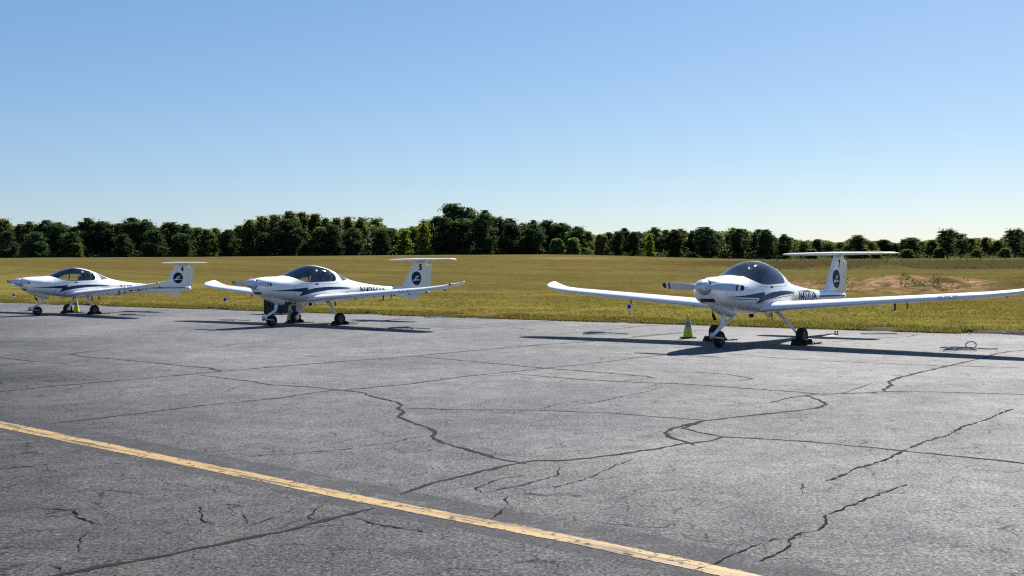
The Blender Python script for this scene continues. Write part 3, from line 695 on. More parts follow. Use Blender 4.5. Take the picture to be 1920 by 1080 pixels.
def build_aircraft():
    root = empty('light_aircraft')
    shell, glass = make_fuselage()
    fus = link('fuselage', shell, MAT['paint'], root, True)
    link('canopy', glass, MAT['glass'], root, True)
    # canopy hoop and rear roof hoop, seen through the acrylic
    bm = bmesh.new()
    ring = []
    for k in range(33):
        th = math.pi * k / 32; sn, cs_ = math.sin(th), math.cos(th)
        x = .82 - .30 * sn; zt, zb, w, zm = sect(x); e = 2 / nup(x)
        zz = zm + .93 * (zt - zm) * sn ** e
        if zz < 1.20: continue
        ring.append((x, .93 * w * math.copysign(abs(cs_) ** e, cs_), zz))
    tube(bm, ring, .016, 8, 1.2)
    link('canopy_frame', bm_mesh(bm, 'canopy_frame'), MAT['hoop'], root, True)
    # cockpit
    bm = bmesh.new()
    grid = []
    for x in np.linspace(1.12, -.75, 18):
        y = fus_y(x, 1.06) - .03
        grid.append([(x, -y, 1.13), (x, -y * .95, .86), (x, 0, .86), (x, y * .95, .86), (x, y, 1.13)])
    loft(bm, grid, closed=False, cap=False)
    # rear bulkhead
    zt, zb, w, zm = sect(-.42)
    pts = [(-.42, fus_y(-.42, z) - .02, z) for z in np.linspace(.86, zt - .03, 12)]
    bm.faces.new([bm.verts.new(p) for p in pts] + [bm.verts.new((p[0], -p[1], p[2])) for p in pts[::-1]])
    link('cockpit_lining', bm_mesh(bm, 'cockpit_lining'), MAT['tub'], root)
    bm = bmesh.new()
    secs = []
    for x, zt_, k in ((1.17, 1.30, .80), (1.0, 1.315, .86), (.86, 1.305, .86), (.82, 1.27, .85)):
        secs.append([(x, k * fus_y(x, 1.24) * math.cos(a), 1.12 + (zt_ - 1.12) * max(0, math.sin(a)) ** .7) for a in np.linspace(0, math.pi, 16)])
    loft(bm, secs, closed=False, cap=False)
    link('glareshield', bm_mesh(bm, 'glareshield'), MAT['panel'], root, True)
    bm = bmesh.new(); box(bm, (.84, 0, 1.14), (.03, .78, .20), bevel=.01)
    ip = link('instrument_panel', bm_mesh(bm, 'instrument_panel'), MAT['tub'], root)
    for sgn in (1, -1):
        bm = bmesh.new(); lathe(bm, [(0, 0), (.04, 0), (.04, -.01), (0, -.01)], 'X', 20, (.822, sgn * .18, 1.16))
        link('gauge', bm_mesh(bm, 'gauge'), MAT['gauge'], ip)
        bm = bmesh.new()
        box(bm, (.18, sgn * .24, .93), (.46, .40, .12), bevel=.03)
        box(bm, (-.13, sgn * .24, 1.16), (.11, .40, .46), bevel=.04, ry=R(-18))
        st = link('seat', bm_mesh(bm, 'seat'), MAT['seat'], root)
        bm = bmesh.new(); box(bm, (-.22, sgn * .24, 1.44), (.08, .22, .13), bevel=.03, ry=R(-12))
        link('headrest', bm_mesh(bm, 'headrest'), MAT['headrest'], st)
        bm = bmesh.new(); tube(bm, [(.35, sgn * .24, .92), (.42, sgn * .24, 1.05), (.40, sgn * .24, 1.14)], .016, 8)
        link('control_stick', bm_mesh(bm, 'control_stick'), MAT['black'], root, True)
    # windows behind the cockpit
    for sd_ in (1, -1): poly_decal('rear_window', [[(-.50, 1.462), (-.60, 1.425), (-.78, 1.345), (-.93, 1.272), (-.91, 1.258), (-.62, 1.232), (-.585, 1.25)]], MAT['darkglass'], root, .004, (sd_,))
    # paint scheme
    for sd_ in (1, -1): poly_decal('side_stripe', SIDE_STRIPE, MAT['navy'], fus, .003, (sd_,))
    poly_decal('boom_stripe', [[(-2.75, .905), (-3.3, .898), (-4.45, .880), (-4.45, .850), (-3.3, .860), (-2.72, .868)]], MAT['navy'], fus)
    # cowl opening: dark slot in the chin and small placards
    bm = bmesh.new()
    g = []
    for z in np.linspace(.955, .885, 6):
        lo_, hi_ = 0.0, 2.19
        x = 2.19
        while smooth_tab(ZBOT, x) > z - 1e-6 or fus_y(x, z) < .17: 
            x -= .004
            if x < 1.8: break
        g.append((x, z))
    secs = []
    for x, z in g:
        row = []
        for y in np.linspace(-.155, .155, 13):
            xx = 2.19
            while xx > 1.7 and (fus_y(xx, z) < abs(y) or smooth_tab(ZBOT, xx) > z): xx -= .003
            row.append((xx + .006, y, z))
        secs.append(row)
    loft(bm, secs, closed=False, cap=False)
    link('air_intake', bm_mesh(bm, 'air_intake'), MAT['black'], fus)
    for sd_ in (1, -1): poly_decal('canopy_latch', [[(.50, 1.165), (.40, 1.165), (.40, 1.125), (.50, 1.125)]], MAT['propdark'], fus, .006, (sd_,))
    # panel gaps of cowl and canopy sill
    gaps = []
    for x in (1.18,):
        gaps.append([(x, .72), (x - .006, .72), (x - .006, 1.30), (x, 1.30)])
    gaps.append([(1.0, 1.19), (.55, 1.150), (-.30, 1.165), (-.40, 1.24), (-.405, 1.235), (-.31, 1.158), (.55, 1.144), (1.0, 1.183)])
    gaps.append([(2.12, 1.155), (1.9, 1.165), (1.3, 1.16), (1.3, 1.154), (1.9, 1.159), (2.12, 1.149)])
    poly_decal('panel_gap', gaps, MAT['grey_line'], fus, .0025)
    # nose leg fairing
    bm = bmesh.new(); secs = []
    for x, zb, hw in ((2.03, .86, .03), (1.95, .81, .09), (1.8, .735, .125), (1.6, .662, .14), (1.4, .60, .142), (1.27, .572, .138), (1.25, .582, .13)):
        secs.append([(x, hw * math.cos(a) * (1 if abs(math.cos(a)) < .8 else 1), (zb + .16) - .16 * (math.sin(a) ** .4 if 0 < a < math.pi else 0)) for a in np.linspace(0, math.pi, 13)])
    for s in secs:
        s.append((s[-1][0], s[-1][1], s[-1][2] + .12)); s.insert(0, (s[0][0], s[0][1], s[0][2] + .12))
    loft(bm, secs)
    link('nose_leg_fairing', bm_mesh(bm, 'nose_leg_fairing'), MAT['paint'], root, False)
    # exhaust stub, belly aerials, boarding steps
    bm = bmesh.new(); tube(bm, [(1.66, -.12, .76), (1.63, -.12, .62), (1.55, -.12, .535)], .03, 12)
    link('exhaust_pipe', bm_mesh(bm, 'exhaust_pipe'), MAT['darkmetal'], fus, True)
    for sgn in (1, -1):
        bm = bmesh.new(); tube(bm, [(.55, sgn * .40, .70), (.50, sgn * .47, .60), (.46, sgn * .49, .555)], .017, 8); box(bm, (.44, sgn * .50, .55), (.16, .09, .02), bevel=.006)
        link('boarding_step', bm_mesh(bm, 'boarding_step'), MAT['paint'], fus, True)
    bm = bmesh.new(); lathe(bm, [(.055, 0), (.05, -.05), (.03, -.075), (0, -.08)], 'Z', 16, (.25, 0, .60))
    link('belly_beacon', bm_mesh(bm, 'belly_beacon'), MAT['darkmetal'], fus, True)
    for ax, ay, az in ((-.35, .16, .535), (-.75, -.08, .56)):
        bm = bmesh.new(); box(bm, (ax, ay, az), (.05, .012, .15), bevel=.004)
        link('blade_aerial', bm_mesh(bm, 'blade_aerial'), MAT['black'], fus)
    # spinner and propeller
    bm = bmesh.new()
    lathe(bm, [(0, 2.455), (.03, 2.45), (.065, 2.425), (.10, 2.37), (.128, 2.30), (.143, 2.235), (.146, 2.20), (.12, 2.198), (.10, 2.17)], 'X', 36, (0, 0, 1.184))
    spin = link('spinner', bm_mesh(bm, 'spinner'), MAT['chrome'], root, True)
    for sgn, tz in ((-1, .030), (1, -.030)):
        def bsec(y):
            ch = float(np.interp(y, [.08, .16, .30, .55, .78, .85, .868], [.07, .10, .145, .148, .120, .09, .04]))
            tw = R(float(np.interp(y, [.08, .3, .868], [46, 60, 75]))) 
            th = float(np.interp(y, [.08, .3, .868], [.045, .026, .008]))
            out = []
            for c, z in airfoil(8, 1.0):
                a = (c - .4) * ch; b = z * th
                out.append((2.262 + a * math.cos(tw) * (-1) - b * math.sin(tw), sgn * y, 1.184 + tz * y / .868 - a * math.sin(tw) * sgn * (-1) + b * math.cos(tw)))
            return out
        def piece(y0, y1, n):
            b_ = bmesh.new(); loft(b_, [bsec(y) for y in np.linspace(y0, y1, n)]); return b_
        bl = link('propeller_blade', bm_mesh(piece(.08, .70, 14), 'propeller_blade'), MAT['propgrey'], root, True)
        link('tip_band', bm_mesh(piece(.70, .738, 3), 'tip_band'), MAT['red'], bl, True)
        link('tip_band', bm_mesh(piece(.738, .79, 3), 'tip_band'), MAT['white_vinyl'], bl, True)
        link('tip_band', bm_mesh(piece(.79, .868, 6), 'tip_band'), MAT['propdark'], bl, True)
    bm = bmesh.new(); lathe(bm, [(.149, 2.188), (.157, 2.194), (.149, 2.200), (.140, 2.194), (.149, 2.188)], 'X', 40, (0, 0, 1.184))
    link('spinner_gap', bm_mesh(bm, 'spinner_gap'), MAT['black'], fus, True)
    # wings
    for sgn in (1, -1):
        wg = link('wing', make_wing(sgn), MAT['paint'], root, True)
        for y in (1.15, 1.95, 2.75, 3.35, 4.0, 4.7):
            x, z = wing_surf(y, .80, -1)
            bm = bmesh.new(); tube(bm, [(x + .03, sgn * y, z + .02), (x - .02, sgn * y, z - .045), (x - .08, sgn * y, z - .035)], .012, 8)
            link('hinge_bracket', bm_mesh(bm, 'hinge_bracket'), MAT['black'], wg)
        x, z = wing_surf(3.05, .45, -1)
        bm = bmesh.new(); tube(bm, [(x, sgn * 3.05, z + .02), (x, sgn * 3.05, z - .07)], .014, 8)
        bm2 = bmesh.new()
        lathe(bm, [(.03, -.008), (.04, 0), (.03, .008), (.022, 0), (.03, -.008)], 'Y', 14, (x, sgn * 3.05, z - .09))
        bm2.free()
        link('tie_down_ring', bm_mesh(bm, 'tie_down_ring'), MAT['black'], wg)
        x, z = wing_surf(5.30, .02, 1)
        bm = bmesh.new(); tube(bm, [(x + .025, sgn * 5.30, z), (x - .05, sgn * 5.335, z + .008)], [.014, .022], 10)
        link('position_light', bm_mesh(bm, 'position_light'), MAT['redlens'] if sgn > 0 else MAT['greenlens'], wg, True)
        # flap and aileron gap along the rear of the wing
        b_ = bmesh.new()
        for side in (1, -1):
            rowa, rowb = [], []
            for y in np.linspace(.9, 5.0, 24):
                x0, z0 = wing_surf(y, .735, side); x1, z1 = wing_surf(y, .75, side)
                rowa.append((x0, sgn * y, z0 + side * .0025)); rowb.append((x1, sgn * y, z1 + side * .0025))
            loft(b_, [rowa, rowb], closed=False, cap=False)
        link('aileron_gap', bm_mesh(b_, 'aileron_gap'), MAT['grey_line'], wg)
    lw = wg = [c for c in root.children if c.name.startswith('wing')][0]
    b_ = bmesh.new(); secs = []
    for y in np.linspace(3.72, 4.06, 7):
        row = []
        for c_, sd in ((.10, 1), (.05, 1), (.02, 1), (.004, 1), (.004, -1), (.02, -1), (.06, -1)):
            x, z = wing_surf(y, c_, sd); row.append((x + .004, y, z + .003 * sd))
        secs.append(row)
    loft(b_, secs, closed=False, cap=False)
    ll = link('landing_light', bm_mesh(b_, 'landing_light'), MAT['lampglass'], lw, True)
    for y in (3.82, 3.96):
        x, z = wing_surf(y, .0, 1)
        bm = bmesh.new(); lathe(bm, [(0, .010), (.028, .006), (.032, -.01), (0, -.012)], 'X', 16, (x + .004, y, z))
        link('lamp', bm_mesh(bm, 'lamp'), MAT['chrome'], ll, True)
    x, z = wing_surf(2.86, .35, -1)
    bm = bmesh.new(); tube(bm, [(x, 2.86, z + .02), (x + .01, 2.86, z - .13)], [.022, .016], 8); tube(bm, [(x - .03, 2.86, z - .12), (x + .16, 2.86, z - .13)], .010, 8)
    link('pitot_tube', bm_mesh(bm, 'pitot_tube'), MAT['black'], lw)
    # tail: fin, rudder, tailplane, ventral fin
    def vsec(z, xl, xt, th, n=10):
        return [(xl - (xl - xt) * c, (zz - .022 * 4 * c * (1 - c)) * (xl - xt), z) for c, zz in airfoil(n, th)]
    bm = bmesh.new()
    RT = [(.77, -4.60), (.80, -4.62), (1.1, -4.655), (1.4, -4.69), (1.62, -4.722), (1.70, -4.73), (1.83, -4.74)]
    def half(x, xl, xt, th):
        c = min(1.0, max(0.0, (xl - x) / (xl - xt)))
        return (xl - xt) * 5 * th * (0.2969 * math.sqrt(c) - 0.1260 * c - 0.3516 * c * c + 0.2843 * c ** 3 - 0.1036 * c ** 4)
    def rte(z): return float(np.interp(z, [q[0] for q in RT], [q[1] for q in RT]))
    fz = [(.86, -3.20, .10), (1.0, -3.36, .11), (1.06, -3.46, .115), (1.25, -3.585, .115), (1.5, -3.755, .115), (1.7, -3.895, .115), (1.825, -3.96, .115)]
    secs = []
    for z, xl, th in fz:
        xs_ = [xl - (xl + 4.47) * (1 - math.cos(math.pi * k / 14)) / 2 for k in range(15)]
        secs.append([(x, half(x, xl, rte(z), .10), z) for x in xs_] + [(x, -half(x, xl, rte(z), .10), z) for x in xs_[:0:-1]])
    loft(bm, secs)
    fin = link('tail_fin', bm_mesh(bm, 'tail_fin'), MAT['paint'], root, True)
    bm = bmesh.new()
    secs = []
    for z, xt in ((.77, -4.60), (.80, -4.62), (1.1, -4.655), (1.4, -4.69), (1.62, -4.722), (1.67, -4.715), (1.695, -4.66), (1.705, -4.60)):
        xl = float(np.interp(z, [f[0] for f in fz], [f[1] for f in fz])); k_ = 1.0 if z < 1.69 else .7
        xs_ = [-4.478, -4.50, -4.54, -4.58] + [xt + .012, xt] if xt < -4.61 else [-4.478, -4.50, -4.53, -4.56, xt + .012, xt]
        secs.append([(x, max(.003, k_ * half(x, xl, rte(max(.77, z)), .10)), z) for x in xs_] + [(x, -max(.003, k_ * half(x, xl, rte(max(.77, z)), .10)), z) for x in xs_[::-1]])
    loft(bm, secs)
    link('rudder', bm_mesh(bm, 'rudder'), MAT['paint'], root)
    bm = bmesh.new(); secs = []
    for y, xl, ch, th in ((-1.38, -4.22, .16, .06), (-1.365, -4.13, .32, .075), (-1.3, -4.06, .46, .095), (-1.1, -4.0, .55, .105), (-.5, -3.90, .66, .11), (0, -3.84, .74, .115), (.5, -3.90, .66, .11), (1.1, -4.0, .55, .105), (1.3, -4.06, .46, .095), (1.365, -4.13, .32, .075), (1.38, -4.22, .16, .06)):
        secs.append([(xl - ch * c, y, 1.848 + ch * (z - .022 * 4 * c * (1 - c))) for c, z in airfoil(12, th)])
    loft(bm, secs)
    link('tailplane', bm_mesh(bm, 'tailplane'), MAT['paint'], root, True)
    bm = bmesh.new()
    vp = [(-3.15, .735), (-3.5, .66), (-3.88, .572), (-4.0, .575), (-4.06, .60), (-4.13, .745)]
    for s in (1,):
        a = [bm.verts.new((x, .022 if z > .62 else .014, z)) for x, z in vp]; b = [bm.verts.new((x, -.022 if z > .62 else -.014, z)) for x, z in vp]
        bm.faces.new(a); bm.faces.new(b[::-1])
        for k in range(len(vp)): bm.faces.new((a[k], a[(k + 1) % len(vp)], b[(k + 1) % len(vp)], b[k]))
    link('ventral_fin', bm_mesh(bm, 'ventral_fin'), MAT['paint'], root)
    # emblem on the left of the fin: navy disc, pale winged E over a short bar
    def fin_y(x, z):
        return half(x, float(np.interp(z, [f[0] for f in fz], [f[1] for f in fz])), rte(z), .10)
    global FIN_Y
    FIN_Y = fin_y
    def fin_art(name, polys, mat, parent, off):
        bm = bmesh.new()
        for poly in polys: bm.faces.new([bm.verts.new((x, 0, z)) for x, z in poly])
        bmesh.ops.triangulate(bm, faces=bm.faces[:])
        for _ in range(5):
            es = [e for e in bm.edges if e.calc_length() > .05]
            if not es: break
            bmesh.ops.subdivide_edges(bm, edges=es, cuts=1); bmesh.ops.triangulate(bm, faces=bm.faces[:])
        for v_ in bm.verts: v_.co.y = fin_y(v_.co.x, v_.co.z) + off
        return link(name, bm_mesh(bm, name), mat, parent)
    cx, cz, rr = -3.98, 1.258, .216
    em = fin_art('emblem', [[(cx + rr * math.cos(a), cz + rr * math.sin(a)) for a in np.linspace(0, 2 * math.pi, 48, endpoint=False)]], MAT['navy_emblem'], fin, .004)
    e0 = lambda x, z: (cx - x, cz + z)
    art = [[e0(-.15, -.075), e0(.17, -.062), e0(.17, -.045), e0(-.02, -.035), e0(-.15, -.035)],
           [e0(-.09, -.035), e0(-.04, .055), e0(.005, .078), e0(.12, .078), e0(.11, .060), e0(.02, .058), e0(-.01, .040), e0(-.045, -.035)],
           [e0(-.005, .030), e0(.075, .030), e0(.06, .010), e0(-.018, .008)],
           [e0(-.17, -.085), e0(-.125, -.085), e0(-.125, -.04), e0(-.165, -.04)]]
    fin_art('emblem_mark', art, MAT['white_vinyl'], em, .0065)
    # landing gear
    r = .168
    bm = bmesh.new()
    tube(bm, [(1.42, 0, .66), (1.46, 0, .50), (1.475, 0, .43), (1.66, 0, .335), (1.84, 0, .255), (1.875, 0, .225)], [.05, .046, .040, .033, .029, .032], 10)
    lg = link('nose_leg', bm_mesh(bm, 'nose_leg'), MAT['paint'], root, True)
    bm = bmesh.new()
    lathe(bm, [(0, .30), (.038, .30), (.045, .26), (.045, .19), (.03, .165), (0, .16)], 'Z', 16, (1.885, 0, 0))
    for sgn in (1, -1):
        tube(bm, [(1.87, sgn * .03, .205), (1.80, sgn * .085, .195), (1.61, sgn * .092, .168)], .017, 8, 1.4)
    link('nose_fork', bm_mesh(bm, 'nose_fork'), MAT['metal'], lg, True)
    def wheel(x, y, r_, w):
        o = link('wheel', wheel_mesh(r_, w), MAT['tyre'], root, True); o.location = (x, y, r_)
        rm = link('rim', rim_mesh(r_, w), MAT['rim'], o, True)
        return o
    wheel(1.609, 0, .160, .125)
    for sgn in (1, -1):
        wheel(0, sgn * .97, r, .145)
        bm = bmesh.new()
        tube(bm, [(-.03, sgn * .40, .66), (-.03, sgn * .48, .60), (-.02, sgn * .72, .375), (0, sgn * .86, .225), (0, sgn * .885, .175)], [.075, .062, .045, .034, .030], 12, .55)
        box(bm, (0, sgn * .885, .17), (.09, .03, .09), bevel=.008)
        ml = link('main_leg', bm_mesh(bm, 'main_leg'), MAT['paint'], root, True)
        bm = bmesh.new(); lathe(bm, [(.075, -.006), (.075, .006)], 'Y', 20, (0, sgn * .905, r)); bmesh.ops.holes_fill(bm, edges=[e for e in bm.edges if e.is_boundary], sides=0)
        link('brake_disc', bm_mesh(bm, 'brake_disc'), MAT['metal'], ml)
    return root, fus, fin

def fuselage_text(name, body, x0, z0, size, length, mat, parent, off=.0035):
    me = text_mesh(body, size, .004)
    bm = bmesh.new(); bm.from_mesh(me); bpy.data.meshes.remove(me)
    w = max(v_.co.x for v_ in bm.verts) - min(v_.co.x for v_ in bm.verts); mn = min(v_.co.x for v_ in bm.verts)
    hgt = max(v_.co.y for v_ in bm.verts)
    for v_ in bm.verts:
        v_.co = Vector((x0 - (v_.co.x - mn) / w * length, 0, z0 + v_.co.y / hgt * size))
    conform(bm, off, 1, .03)
    return link(name, bm_mesh(bm, name), mat, parent)

def fin_digit(body, parent):
    me = text_mesh(body, .30, .018, .12 if body == '7' else 0.0)
    bm = bmesh.new(); bm.from_mesh(me); bpy.data.meshes.remove(me)
    mnx = min(v_.co.x for v_ in bm.verts); mxx = max(v_.co.x for v_ in bm.verts); mny = min(v_.co.y for v_ in bm.verts); mxy = max(v_.co.y for v_ in bm.verts)
    for v_ in bm.verts:
        x = -4.17 - (v_.co.x - (mnx + mxx) / 2) / (mxx - mnx) * .13
        z = 1.508 + (v_.co.y - mny) / (mxy - mny) * .20
        v_.co = Vector((x, 0, z))
    bmesh.ops.triangulate(bm, faces=bm.faces[:])
    for _ in range(4):
        es = [e for e in bm.edges if e.calc_length() > .04]
        if not es: break
        bmesh.ops.subdivide_edges(bm, edges=es, cuts=1); bmesh.ops.triangulate(bm, faces=bm.faces[:])
    for v_ in bm.verts: v_.co.y = FIN_Y(v_.co.x, v_.co.z) + .004
    return link('fleet_number', bm_mesh(bm, 'fleet_number'), MAT['digit'], parent)

def copy_tree(o, parent=None):
    c = o.copy(); COL.objects.link(c)
    if parent:
        c.parent = parent; c.matrix_parent_inverse = o.matrix_parent_inverse.copy()
    for ch in list(o.children): copy_tree(ch, c)
    return c

POSES = [(5.0169, 21.8065, 4.0273), (-5.5817, 30.4743, 4.0198), (-15.7107, 38.7808, 4.0091)]
root, fus, fin = build_aircraft()
planes = [root, copy_tree(root), copy_tree(root)]
for pl, (x, y, a), lab, num, reg in zip(planes, POSES,
        ('white aircraft with 7 on its tail, nearest one, grey pinstripes below its navy swoosh',
         'white aircraft with 5 on its tail, standing in front of a black box',
         'white aircraft with 4 on its tail, farthest one at the left edge'), '754', ('N427DA', 'N425DA', 'N424DA')):
    pl.location = (x, y, 0); pl.rotation_euler = (0, 0, a)
    props(pl, lab, 'aircraft', 'light aircraft parked on the apron')
    f_ = [c for c in pl.children if c.name.startswith('fuselage')][0]; n_ = [c for c in pl.children if c.name.startswith('tail_fin')][0]
    fin_digit(num, n_)
    fuselage_text('registration', reg, -1.42, .80, .245, 1.13, MAT['letter'], f_)
    if num == '7': poly_decal('pinstripe', FINE_STRIPE, MAT['grey_line'], f_)

def on_plane(i, X, Y):
    x, y, a = POSES[i]
    return x + X * math.cos(a) - Y * math.sin(a), y + X * math.sin(a) + Y * math.cos(a)

# parking marks under each aircraft
V, Q = [], []
for i in range(3):
    for (xa, ya, xb, yb, w) in ((-1.0, .38, -3.15, .38, .16), (.75, -4.3, .75, 4.6, .13)):
        L = math.hypot(xb - xa, yb - ya); nx, ny = -(yb - ya) / L * w / 2, (xb - xa) / L * w / 2
        k = len(V)
        for X_, Y_ in ((xa + nx, ya + ny), (xb + nx, yb + ny), (xb - nx, yb - ny), (xa - nx, ya - ny)):
            p = on_plane(i, X_, Y_); V.append((p[0], p[1], .0030 + .0005 * len(V) / 24))
        Q.append((k, k + 1, k + 2, k + 3))
pm = link('parking_marks', mesh_np('parking_marks', V, Q), MAT['parkline'])
props(pm, 'faded pale yellow parking marks under the aircraft', kind='structure')

# ---------------------------------------------------------------- chocks, cones, ropes, lights
def build_chock():
    r_ = empty('wheel_chock')
    for sgn in (1, -1):
        bm = bmesh.new()
        prof = [(0, 0), (.15, 0), (.14, .03), (.05, .105), (0, .11)]
        n = len(prof)
        a = [bm.verts.new((sgn * (.105 + p[0] * .8), -.16, p[1])) for p in prof]; b = [bm.verts.new((sgn * (.105 + p[0] * .8), .16, p[1])) for p in prof]
        bm.faces.new(a); bm.faces.new(b[::-1])
        for k in range(n): bm.faces.new((a[k], b[k], b[(k + 1) % n], a[(k + 1) % n]))
        bmesh.ops.bevel(bm, geom=bm.edges[:], offset=.008, segments=1, affect='EDGES')
        link('chock_block', bm_mesh(bm, 'chock_block'), MAT['rubber'], r_)
    bm = bmesh.new(); rg = random.Random(4)
    pts = [(.12, .17, .05)] + [(.12 - .06 * k + .02 * rg.random(), .20 + .05 * math.sin(k * 2.1), .016) for k in range(1, 5)] + [(-.16, .19, .05)]
    tube(bm, pts, .011, 6)
    pts = [(-.18, .20, .02)] + [(-.24 - .05 * k, .22 + .05 * math.sin(k * 1.9), .013) for k in range(7)]
    tube(bm, pts, .012, 6)
    link('chock_rope', bm_mesh(bm, 'chock_rope'), MAT['darkrope'], r_)
    return r_
ck = build_chock()
NUM = ('7', '5', '4'); first = True
for i in range(3):
    for Y_, side in ((.97, 'near'), (-.97, 'far')):
        o = ck if first else copy_tree(ck); first = False
        p = on_plane(i, 0, Y_); o.location = (p[0], p[1], 0); o.rotation_euler = (0, 0, POSES[i][2] + (.12 if Y_ > 0 else -.1))
        props(o, f'pair of black rubber chocks at the {side} main wheel of aircraft {NUM[i]}', 'wheel chock', 'chocks at the main wheels')

def build_cone():
    r_ = empty('traffic_cone')
    bm = bmesh.new(); box(bm, (0, 0, .014), (.28, .28, .028), bevel=.01)
    link('cone_base', bm_mesh(bm, 'cone_base'), MAT['rubber'], r_)
    H = .50
    rad = lambda z: .112 - (.112 - .024) * (z - .035) / (H - .035)
    def band(z0, z1, off, name, mat, cap=False):
        bm = bmesh.new(); pr = [(rad(z) + off, z) for z in np.linspace(z0, z1, 4)]
        if cap: pr += [(rad(z1) * .8, z1 + .012), (0, z1 + .014)]
        lathe(bm, pr, 'Z', 28); return link(name, bm_mesh(bm, name), mat, r_, True)
    band(.028, .235, 0, 'cone_skirt', MAT['conelime'])
    cl = band(.235, .39, .002, 'reflective_collar', MAT['collar'])
    band(.39, .425, 0, 'cone_neck', MAT['conelime'])
    band(.425, H, .003, 'cone_tip', MAT['conetop'], True)
    # printed lines on the collar (too small in the photo to read)
    bm = bmesh.new()
    for z, hgt, sp in ((.355, .018, .9), (.324, .020, 1.15), (.291, .020, 1.1), (.260, .014, .8)):
        aa = np.linspace(-sp, sp, 12)
        loft(bm, [[((rad(z + s) + .004) * math.cos(a - 1.9), (rad(z + s) + .004) * math.sin(a - 1.9), z + s) for a in aa] for s in (-hgt / 2, hgt / 2)], closed=False, cap=False)
    link('collar_print', bm_mesh(bm, 'collar_print'), MAT['collartext'], cl)
    return r_
cn = build_cone()
for k, (x, y, rz, lab) in enumerate(((3.85, 23.3, .3, 'lime traffic cone with printed silver collar in front of aircraft 7, nearest of the cones'),
                           (-6.52, 31.23, .1, 'lime traffic cone half hidden behind the far main wheel of aircraft 5'),
                           (-16.43, 40.14, .5, 'lime traffic cone between the two main wheels of aircraft 4'))):
    o = cn if k == 0 else copy_tree(cn)
    o.location = (x, y, 0); o.rotation_euler = (0, 0, rz)
    props(o, lab, 'traffic cone', 'lime cones set by the aircraft')

def rope(pos, rz, seed, loops, spread, label, stand=False):
    rg = random.Random(seed); pts = []
    n = loops * 18
    for k in range(n):
        a = 2 * math.pi * k / 18
        e = spread * (.62 + .25 * rg.random() + .28 * math.sin(k * .17 + seed) + .1 * math.sin(k * .71))
        pts.append((e * math.cos(a) + .08 * math.sin(k * .31), e * .62 * math.sin(a) + .09 * math.cos(k * .23 + seed), .016 + .010 * (k / 18) + .006 * rg.random()))
    if stand:
        for k in range(15):
            a = 2 * math.pi * k / 14 - 1.2
            pts.append((spread * .95 + .11 * math.cos(a), .05 + .03 * k / 14, .085 + .062 * math.sin(a)))
    pts += [(spread * 1.3 + .1 * k, -.12 + .05 * math.sin(k), .014) for k in range(1, 4)]
    bm = bmesh.new(); tube(bm, pts, .011, 6)
    o = link('tie_down_rope', bm_mesh(bm, 'tie_down_rope'), MAT['rope'], None, True)
    o.location = (pos[0], pos[1], .004); o.rotation_euler = (0, 0, rz)
    props(o, label, 'rope', 'blue tie-down ropes on the apron')
rope((1.97, 24.9), -.1, 1, 3, .34, 'blue rope coil under the far wing of aircraft 7')
rope((8.1, 19.45), .25, 2, 3, .40, 'blue rope with one loop standing up, right of aircraft 7 beside its wing shadow', True)
rope((-2.83, 27.52), -.2, 3, 3, .36, 'blue rope coil at the tip of the near wing shadow of aircraft 5')
rope((-8.72, 32.6), .1, 4, 2, .30, 'blue rope under the far wing of aircraft 5, left of its nose wheel')
rope((-13.38, 37.1), -.3, 5, 3, .38, 'blue rope coil at the tip of the near wing shadow of aircraft 4')
rope((-18.78, 41.2), .2, 6, 2, .26, 'short blue rope just left of the nose wheel of aircraft 4')
rope((-2.45, 33.7), .1, 7, 1, .30, 'thin blue rope at the grass edge behind aircraft 5')
rope((8.05, 24.15), .1, 8, 1, .28, 'thin blue rope at the grass edge behind aircraft 7')
rope((-12.1, 42.0), .1, 9, 1, .24, 'thin blue rope at the grass edge behind aircraft 4')
# tie-down anchor behind aircraft 7
bm = bmesh.new(); lathe(bm, [(.05, 0), (.05, .015), (.03, .03), (0, .03)], 'Z', 14); lathe(bm, [(.028, -.012), (.045, 0), (.028, .012), (.018, 0), (.028, -.012)], 'Y', 16, (0, 0, .055))
o = link('anchor_ring', bm_mesh(bm, 'anchor_ring'), MAT['darkmetal'], None, True); o.location = (7.33, 24.07, .004)
props(o, 'small dark anchor ring at the end of the pale mark behind aircraft 7', 'anchor ring')

def build_light():
    r_ = empty('taxiway_light')
    bm = bmesh.new(); tube(bm, [(0, 0, -.03), (0, 0, .22)], .016, 8); lathe(bm, [(.06, -.02), (.06, .02), (.02, .03)], 'Z', 14)
    link('stake', bm_mesh(bm, 'stake'), MAT['stake'], r_)
    bm = bmesh.new(); lathe(bm, [(.03, .20), (.055, .22), (.055, .25), (.045, .26)], 'Z', 16)
    link('lamp_collar', bm_mesh(bm, 'lamp_collar'), MAT['white_vinyl'], r_, True)
    bm = bmesh.new(); lathe(bm, [(.046, .25), (.056, .28), (.058, .34), (.05, .375), (.028, .395), (0, .40)], 'Z', 20)
    link('lens', bm_mesh(bm, 'lens'), MAT['lens'], r_, True)
    return r_
tl = build_light()
for k, (x, y, lab) in enumerate(((3.61, 32.81, 'blue taxiway light in the grass between the far wing tip and nose of aircraft 7'), (-11.68, 43.31, 'blue taxiway light in the grass left of the nose of aircraft 5'), (-25.23, 53.9, 'blue taxiway light in the grass at the far left, near the nose of aircraft 4'))):
    o = tl if k == 0 else copy_tree(tl)
    o.location = (x, y, float(terrain(x, y)) - .01)
    props(o, lab, 'taxiway light', 'blue taxiway lights along the grass')

